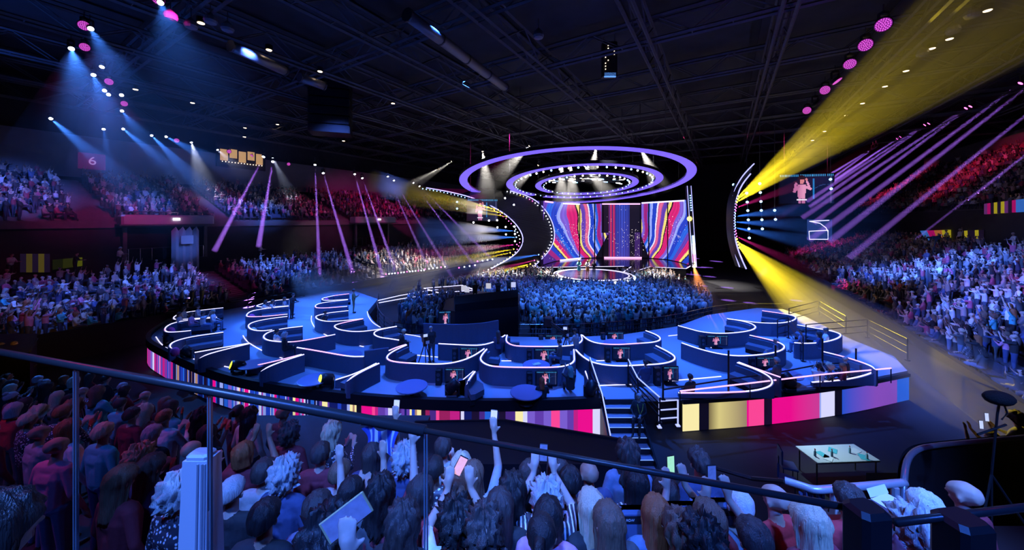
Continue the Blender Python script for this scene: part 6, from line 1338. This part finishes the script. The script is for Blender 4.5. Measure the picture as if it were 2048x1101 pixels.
# ---------------------------------------------------------------- phones
def phone(c, w, h, normal_rz, tilt, roll, glow, label, case=M_black, parent=None):
    t = thing('mobile_phone', label, 'phone', c); t.rotation_euler = (tilt, roll, normal_rz)
    mb = MB(); mb.rbox((0, 0, 0), (w, .009, h), 0, .008); inst('case', mb.data('case', case), t)
    mb = MB(); mb.quad((-w * .45, -.0058, -h * .46), (w * .45, -.0058, -h * .46), (w * .45, -.0058, h * .46), (-w * .45, -.0058, h * .46)); inst('display', mb.data('display', mat('phone_glow_%s' % glow, (.2, .2, .3), .2, emit={'white': (.55, .65, 1), 'green': (.35, .8, .3), 'dim': (.03, .06, .25), 'warm': (.8, .4, .3)}[glow], strength=1.0, noise_amt=.6, noise_scale=30)), t)
    mb = MB(); mb.ball((w * .3, .006, h * .4), (.012, .004, .012), 8); inst('camera_lens', mb.data('camera_lens', M_black), t)
    return t
def pz(px, py, Y): return W(px, py, Y)
gold = mat('gold_case', (.72, .60, .30), .35, .3)
gl_ = (-.87, 1.2, 6.42 - 1.645)
person(gl_, 0.0, 'high_phone', 'short', 'dark', 'grey', 'black', 'pale', 'person below the frame whose bare hand lifts a gold phone', None, 'hi')
gp = Vector(gl_) + Vector((.13, .37, 1.85 + .14)); phone(gp, .105, .2, 0, -.35, 1.05, 'dim', 'large gold phone held up slantwise at the bottom', gold)
def hand_at(loc, rz, ps):
    el, wr, hd = ARMS['high' if ps == 'high_phone' else 'phone']; q = Vector(wr) + Vector(hd).normalized() * .125 + Vector((0, .045, .02))
    if ps == 'phone': q.x = 0
    return Vector(loc) + Matrix.Rotation(rz, 3, 'Z') @ q
for k, (loc, rz, ps, pl) in enumerate(HELD):
    g = 'warm' if 'tilted' in pl else 'green' if 'green' in pl else 'dim' if 'dark phone' in pl or 'bob' in pl else 'white'
    phone(hand_at(loc, rz, ps), .076, .155, rz, -.1, .5 if 'tilted' in pl else .05, g, '%s phone held by the person %s' % ({'white': 'bright', 'warm': 'reddish-lit', 'green': 'green-lit', 'dim': 'dark'}[g], pl))
for a in [(1973, 835, 7.3, 0, .1, 'white', 'upper phone held by the yellow-lit person'), (1962, 850, 7.3, 0, .1, 'white', 'lower phone held by the yellow-lit person'), (1797, 1040, 2.5, .2, .4, 'dim', 'black phone in the hands beside the cardboard box')]:
    x, y, Y, rz, ro, g, lab = a; phone(pz(x, y, Y), .078 if Y < 4 else .09, .16 if Y < 4 else .17, rz, -.15, ro, g, lab)
# ---------------------------------------------------------------- near balustrade with glass
M_glass = bpy.data.materials.new('pane_glass'); M_glass.use_nodes = True; n_ = M_glass.node_tree; n_.nodes.remove(n_.nodes['Principled BSDF'])
tr = n_.nodes.new('ShaderNodeBsdfTransparent'); tr.inputs[0].default_value = (.90, .93, .96, 1); gl = n_.nodes.new('ShaderNodeBsdfGlossy'); gl.inputs['Roughness'].default_value = .02; mx = n_.nodes.new('ShaderNodeMixShader')
mx.inputs[0].default_value = .05; n_.links.new(tr.outputs[0], mx.inputs[1]); n_.links.new(gl.outputs[0], mx.inputs[2]); n_.links.new(mx.outputs[0], n_.nodes['Material Output'].inputs['Surface'])
RZ = 7.3
def railp(px, py): return PX(px, py, RZ)
bal = thing('glass_balustrade', 'dark-railed glass balustrade slanting across the picture just below the camera', 'balustrade', (-.33, 1.33, 5.6))
ra, rb, rc = railp(0, 705), railp(850, 862), railp(1722, 1021); rd = railp(1790, 1046); re_ = railp(2048, 1016); re_ = rd + (re_ - rd) * 1.6; r0 = ra + (ra - rb) * .8
mb = MB(); mb.tube([r0, rb], .020, 8); mb.build('hand_rail', mat('rail_black', (.03, .03, .035), .35, .3), bal, True)
mb = MB(); mb.tube([rb, rc], .0095, 8); mb.build('thin_rail', MT['rail_black'], bal, True)
mb = MB(); mb.tube([rd, re_], .0095, 8); mb.build('thin_rail', MT['rail_black'], bal, True)
def at_px(px):
    d = rb - r0; u = (px - CX) / F; t_ = (u * r0.y - r0.x) / (d.x - u * d.y); return r0 + d * t_
gx = [-900, 152, 420, 852]
for x0, x1 in zip(gx, gx[1:]):
    a, b = at_px(x0 + 3), at_px(x1 - 3); a.z = b.z = 0; mb = MB(); mb.ribbon([a, b], .006, 5.7, RZ - .015); o = mb.build('glass_pane', M_glass, bal)
M_edge = mat('glass_edge', (.10, .16, .22), .15, spec=.8)
for x in (152, 420, 852):
    for dx in (-2.6, 2.6): a = at_px(x + dx); mb = MB(); mb.box((a.x, a.y, (RZ + 5.7) / 2), (.004, .014, RZ - 5.72)); mb.build('pane_edge', M_edge, bal)
def bpost(px, py, Y, w, d, z0, m, nm='post'):
    p = W(px, py, Y); mb = MB(); mb.rbox((p.x, p.y, (p.z + z0) / 2), (w, d, p.z - z0), .1, .012); return mb.build(nm, m, bal)
M_post = mat('pale_post', (.62, .64, .72), .35, .4)
p = W(407, 910, 1.68); mb = MB(); mb.add([(p.x - .055, p.y - .05, p.z), (p.x + .06, p.y - .05, p.z), (p.x + .06, p.y + .03, p.z), (p.x - .055, p.y + .03, p.z), (p.x - .085, p.y - .09, 5.6), (p.x + .085, p.y - .09, 5.6), (p.x + .085, p.y + .05, 5.6), (p.x - .085, p.y + .05, 5.6)], [(3, 2, 1, 0), (4, 5, 6, 7), (0, 1, 5, 4), (1, 2, 6, 5), (2, 3, 7, 6), (3, 0, 4, 7)]); mb.build('post', M_post, bal)
mb = MB()
for dx in (.02, .04, .052): mb.tube([(p.x + dx, p.y - .053, p.z - .01), (p.x + dx * 1.35, p.y - .093, 5.6)], .005, 5)
mb.build('post_groove', mat('pale_groove', (.4, .42, .5), .3, .5), bal); mb = MB(); mb.rbox((p.x, p.y - .01, p.z + .012), (.10, .07, .024), 0, .01); mb.build('post_cap', M_post, bal)
bpost(1733, 1012, .93, .085, .07, 5.6, M_black); bpost(1924, 1034, .93, .10, .08, 5.6, M_black)
# ---------------------------------------------------------------- things between the near block and the platform
bk = thing('black_clad_box', 'large black-clad box in front of the LED fascia beside the stairs', 'box', (0, 9.7, 0))
mb = MB(); tp_ = [PX(x, y, 2.3).to_2d() for x, y in [(830, 845), (1010, 842), (1240, 880)]]; q = [tp_[0], Vector((tp_[0].x, 8.3)), Vector((tp_[2].x, 8.3)), tp_[2], tp_[1]]
mb.prism([(v.x, v.y) for v in q], 0, 2.3); mb.build('cladding', mat('black_cladding', (.012, .013, .02), .55), bk)
mb = MB(); mb.ribbon([tp_[0], tp_[1], tp_[2]], .03, 2.3, 2.33); mb.build('edge_strip', M_black, bk)
# blue barrier tube and cloth-draped fence on the right
bt_ = thing('barrier_rail', 'thick blue-lit barrier tube with hanging cloths, lower right', 'barrier', W(1600, 985, 4.3))
mb = MB(); mb.tube(smooth_line([W(1570, 962, 4.5), W(1602, 972, 4.4), W(1628, 981, 4.3), W(1660, 979, 4.3), W(1810, 966, 4.4)], 2), .045, 10); mb.build('tube', mat('barrier_tube', (.5, .5, .56), .35, .4), bt_, True)
for x in (1668, 1790): a = W(x, 975, 4.35); mb = MB(); mb.tube([a, (a.x, a.y, 3.2)], .04, 8); mb.build('upright', MT['barrier_tube'], bt_)
mb = MB(); pts = [W(x, 985 + (i % 2) * 2, 4.32 + (i % 2) * .06) for i, x in enumerate(np.linspace(1600, 1650, 9))]
for a, b in zip(pts, pts[1:]): mb.quad(a, b, (b.x, b.y, b.z - .55), (a.x, a.y, a.z - .55)); mb.quad((a.x, a.y + .02, a.z - .55), (b.x, b.y + .02, b.z - .55), (b.x, b.y + .02, b.z), (a.x, a.y + .02, a.z))
mb.build('hanging_cloth', CM['navy'], bt_)
mb = MB(); mb.tube([W(1425, 935, 5.6), W(1505, 958, 5.2), W(1570, 964, 4.7)], .03, 6); mb.build('side_rail', M_black, bt_)
# curved dark vomitory wall with rounded rim
vm = thing('curved_wall_end', 'dark curved wall end with a rounded blue rim at the lower right', 'wall end', W(1815, 985, 4.4))
rim = smooth_line([W(1806, 1010, 4.3), W(1808, 960, 4.4), W(1812, 925, 4.6), W(1825, 905, 4.8), W(1850, 894, 5.0), W(1940, 885, 5.6), W(2060, 874, 6.2)], 2)
mb = MB(); mb.tube(rim, .035, 8); mb.build('rim', mat('rim_tube', (.2, .2, .26), .3, .5), vm, True)
mb = MB()
for a, b in zip(rim, rim[1:]): o = Vector((.0, .08, 0)); mb.quad(a, b, (b.x, b.y, 2.5), (a.x, a.y, 2.5)); mb.quad(a + o, (a.x, a.y + .08, 2.5), (b.x, b.y + .08, 2.5), b + o)
mb.build('panel', M_black, vm)
# microphone on a stand
mc = thing('microphone', 'large black furry microphone on a stand at the lower right', 'microphone', W(1980, 960, 4.2)); c = W(1998, 797, 4.2)
mb = MB(); mb.ball(c, (.155, .11, .08), 16); mb.build('windshield', mat('fur_black', (.008, .008, .01), .95, bump=.6, noise_scale=80), mc, True)
mb = MB(); b_ = W(1983, 950, 4.2); mb.tube([c - Vector((0, 0, .08)), c - Vector((.02, 0, .2)), b_, (b_.x, b_.y, 3.0)], .012, 6); mb.build('stand_pole', M_black, mc)
mb = MB(); mb.tube([c - Vector((-.06, 0, .08)), c - Vector((-.10, 0, .18)), c - Vector((-.03, 0, .26))], .009, 6); mb.build('yoke', M_black, mc)
mb = MB(); mb.tube([W(1955, 870, 4.2), W(2012, 850, 4.2)], .012, 6); mb.build('boom', M_black, mc)
mb = MB(); mb.tube([b_, b_ + Vector((-.25, -.1, -.5))], .012, 6); mb.tube([b_, b_ + Vector((.25, -.1, -.5))], .012, 6); mb.build('stand_leg', M_black, mc)
# cluttered table under the platform, chairs
tb = thing('work_table', 'table cluttered with papers and bottles under the right platform edge', 'table', (10.1, 11.0, 0)); tx, ty = 10.2, 11.0
mb = MB(); mb.rbox((tx, ty, .74), (2.0, .8, .05), .05, .01); mb.build('table_top', mat('table_white', (.7, .72, .75), .5), tb)
for sx in (-.9, .9):
    for sy in (-.32, .32): mb = MB(); mb.tube([(tx + sx, ty + sy, 0), (tx + sx, ty + sy, .72)], .02, 6); mb.build('leg', M_steel, tb)
for i in range(9):
    x, y = tx + rp.uniform(-.85, .85), ty + rp.uniform(-.3, .3)
    if i < 5: t = thing('paper_sheet', 'loose paper on the cluttered work table, %s of five' % ordw(i), 'paper', (x, y, .768)); mb = MB(); mb.box((x, y, .772), (.3, .21, .006), rp.uniform(0, 3)); mb.build('sheet', mat('paper_white') if i % 2 else CM['turquoise'], t)
    else: t = thing('bottle', 'small bottle on the cluttered work table, %s of four' % ordw(i - 5), 'bottle', (x, y, .766)); mb = MB(); mb.lathe([(.03, 0), (.032, .02), (.032, .13), (.014, .17), (.014, .2)], (x, y, .766), 10); mb.build('body', mat('bottle_plastic', (.3, .5, .6), .2), t, True); mb = MB(); mb.lathe([(.016, .2), (.016, .225)], (x, y, .766), 10); mb.build('cap', CM['red'], t)
def folding_chair(x, y, z, rz, lab):
    t = thing('folding_chair', lab, 'chair', (x, y, z), None, rz)
    def part(nm, f, m=M_steel): mb = MB(); f(mb); inst(nm, mb.data(nm, m), t)
    part('seat', lambda mb: mb.rbox((0, 0, .45), (.44, .42, .05), 0, .02), mat('seat_blue', (.10, .13, .3), .6)); part('backrest', lambda mb: mb.rbox((0, .21, .75), (.44, .05, .42), 0, .02), MT['seat_blue'])
    for sx in (-.19, .19):
        for sy in (-.18, .18): part('leg', lambda mb: mb.tube([(sx, sy, 0), (sx, sy, .44)], .014, 6))
for a in [(8.6, 10.9, 0, 1.2, 'blue folding chair left of the cluttered work table'), (8.1, 10.3, 0, .9, 'second blue folding chair, nearer the stairs')]: folding_chair(*a)
# numbered seat backs in the near block
def seat_back(px, py, Y, txt, lab):
    p = W(px, py, Y); z0 = fgz(Y); t = thing('arena_seat', lab, 'seat', (p.x, p.y, z0))
    mb = MB(); mb.rbox((p.x, p.y, p.z - .2), (.46, .07, .44), 0, .05); mb.build('backrest', mat('arena_seat_blue', (.12, .16, .30), .5), t)
    mb = MB(); mb.rbox((p.x, p.y + .22, z0 + .42), (.44, .42, .07), 0, .03); mb.build('seat', MT['arena_seat_blue'], t)
    mb = MB(); mb.box((p.x, p.y - .038, p.z - .05), (.40, .006, .055)); mb.build('label_strip', M_black, t)
    for k, s in enumerate(txt):
        o = text_obj(s, 'label_text', .026, mat('label_ink', (.8, .8, .85), .5), t, (p.x - .13 + .13 * k, p.y - .043, p.z - .05), (R(90), 0, 0), .001)
    for sx in (-.2, .2): mb = MB(); mb.tube([(p.x + sx, p.y + .1, z0), (p.x + sx, p.y + .1, z0 + .42)], .02, 6); mb.build('leg', M_steel, t)
seat_back(1290, 1020, 2.75, ['ROW', 'SEAT', '22'], 'blue arena seat back with label strip, left of the auburn hair'); seat_back(1362, 1012, 2.75, ['ROW', 'SEAT', '23'], 'blue arena seat back with label strip, right of the auburn hair'); seat_back(1432, 1005, 2.8, ['ROW', 'SEAT', '24'], 'blue arena seat back with label strip, by the green phone')
# boxes, bag, flags
p = W(1782, 1022, 2.75); t = thing('cardboard_box', 'open white cardboard box held by the right-hand audience', 'box', p); mb = MB(); mb.box(p, (.2, .15, .12), .3); mb.build('box_body', mat('card_white', (.75, .75, .78), .7), t)
mb = MB(); mb.quad(p + V((-.11, .05, .06)), p + V((.09, .10, .06)), p + V((.10, .14, .10)), p + V((-.10, .09, .10))); mb.quad(p + V((-.10, .092, .102)), p + V((.10, .142, .102)), p + V((.09, .102, .062)), p + V((-.11, .052, .062))); mb.build('flap', MT['card_white'], t)
p = W(1668, 1052, 3.0); t = thing('paper_bag', 'white paper bag right of the long blonde hair', 'bag', p); mb = MB(); mb.add([(p.x - .1, p.y - .05, p.z - .13), (p.x + .1, p.y - .05, p.z - .13), (p.x + .1, p.y + .05, p.z - .13), (p.x - .1, p.y + .05, p.z - .13), (p.x - .12, p.y - .03, p.z + .12), (p.x + .12, p.y - .03, p.z + .12), (p.x + .12, p.y + .03, p.z + .12), (p.x - .12, p.y + .03, p.z + .12)], [(3, 2, 1, 0), (0, 1, 5, 4), (1, 2, 6, 5), (2, 3, 7, 6), (3, 0, 4, 7)]); mb.build('bag_body', MT['card_white'], t); mb = MB(); mb.tube([(p.x - .05, p.y, p.z + .12), (p.x - .03, p.y, p.z + .2), (p.x + .03, p.y, p.z + .2), (p.x + .05, p.y, p.z + .12)], .006, 5); mb.build('handle', M_black, t)
def flag(c, w, h, cols_f, lab, rz, nx=24, ny=24, wave=.05):
    t = thing('hand_flag', lab, 'flag', c, None, rz); mb = MB(); cs = []
    def P(u, v): return Vector((w * (u - .5) * (1 - .25 * math.sin(v * 3)), wave * math.sin(u * 9 + v * 3), -h * v))
    for i in range(nx):
        for j in range(ny): mb.quad(P(i / nx, j / ny), P((i + 1) / nx, j / ny), P((i + 1) / nx, (j + 1) / ny), P(i / nx, (j + 1) / ny)); cs.append(cols_f((i + .5) / nx, (j + .5) / ny))
    inst('cloth', mb.data('cloth', attr_mat('flag_cloth', rough=.8), cols=cs, smooth=True), t)
    mb = MB(); mb.tube([(-w * .55, 0, .05), (w * .55, 0, .05)], .012, 5); inst('pole', mb.data('pole', M_steel), t)
def cross(u, v):
    if abs(u - .5) < .09 or abs(v - .3) < .07: return (.6, .03, .05)
    if abs(u - .5) < .16 or abs(v - .3) < .12: return (.8, .8, .8)
    if abs(abs(u - .5) - abs(v - .3) * .6) < .06: return (.6, .05, .08)
    if abs(abs(u - .5) - abs(v - .3) * .6) < .12: return (.8, .8, .8)
    return (.03, .05, .3)
flag(PN(1757, 620, 9.2), .85, 1.3, cross, 'red, white and blue crossed flag hanging from the right tier front', -.9)
flag(W(762, 858, 4.0), .45, .3, lambda u, v: (.75, .78, .85) if int(u * 9) % 2 else (.05, .1, .5), 'small blue and white striped flag above the dim left crowd', 0)
p = W(200, 898, 5.0); t = thing('orange_ball', 'small glowing orange ball in the dim left crowd', 'ball', p); mb = MB(); mb.ball(p, .055, 12); mb.build('ball_shell', mat('orange_glow', (.9, .2, .03), .5, emit=(.8, .10, .01), strength=.6), t, True); mb = MB(); mb.tube([p - V((0, 0, .05)), p - V((0, 0, .3))], .008, 5); mb.build('stick', M_black, t)
# small corner box at the far left with two people
cb_ = thing('corner_box', 'small dark corner box lit orange at the left frame edge', 'box', W(30, 715, 15)); q = [W(-60, 706, 15), W(60, 706, 15), W(74, 690, 17.5), W(-60, 690, 17.5)]
mb = MB(); z0 = q[0].z; mb.prism([(v.x, v.y) for v in q], 0, z0); mb.build('deck', M_black, cb_); mb = MB(); mb.tube([q[1] + V((0, 0, .05)), q[2] + V((0, 0, .3)), q[3] + V((0, 0, .35))], .04, 6); mb.build('rim', M_black, cb_)
for x, y, lab in [(28, 688, 'orange-lit person clapping in the corner box at the left edge'), (2, 691, 'orange-lit person at the very left of the corner box')]:
    p = W(x, y, 16); person((p.x, p.y, p.z - 1.215), -.8, 'sit_clap', 'short', 'brown', 'cream', 'black', 'fair', lab)
spot('corner_lamp', W(80, 600, 13), W(20, 695, 16), (1, .45, .08), 260, 50, 1.0, .1)
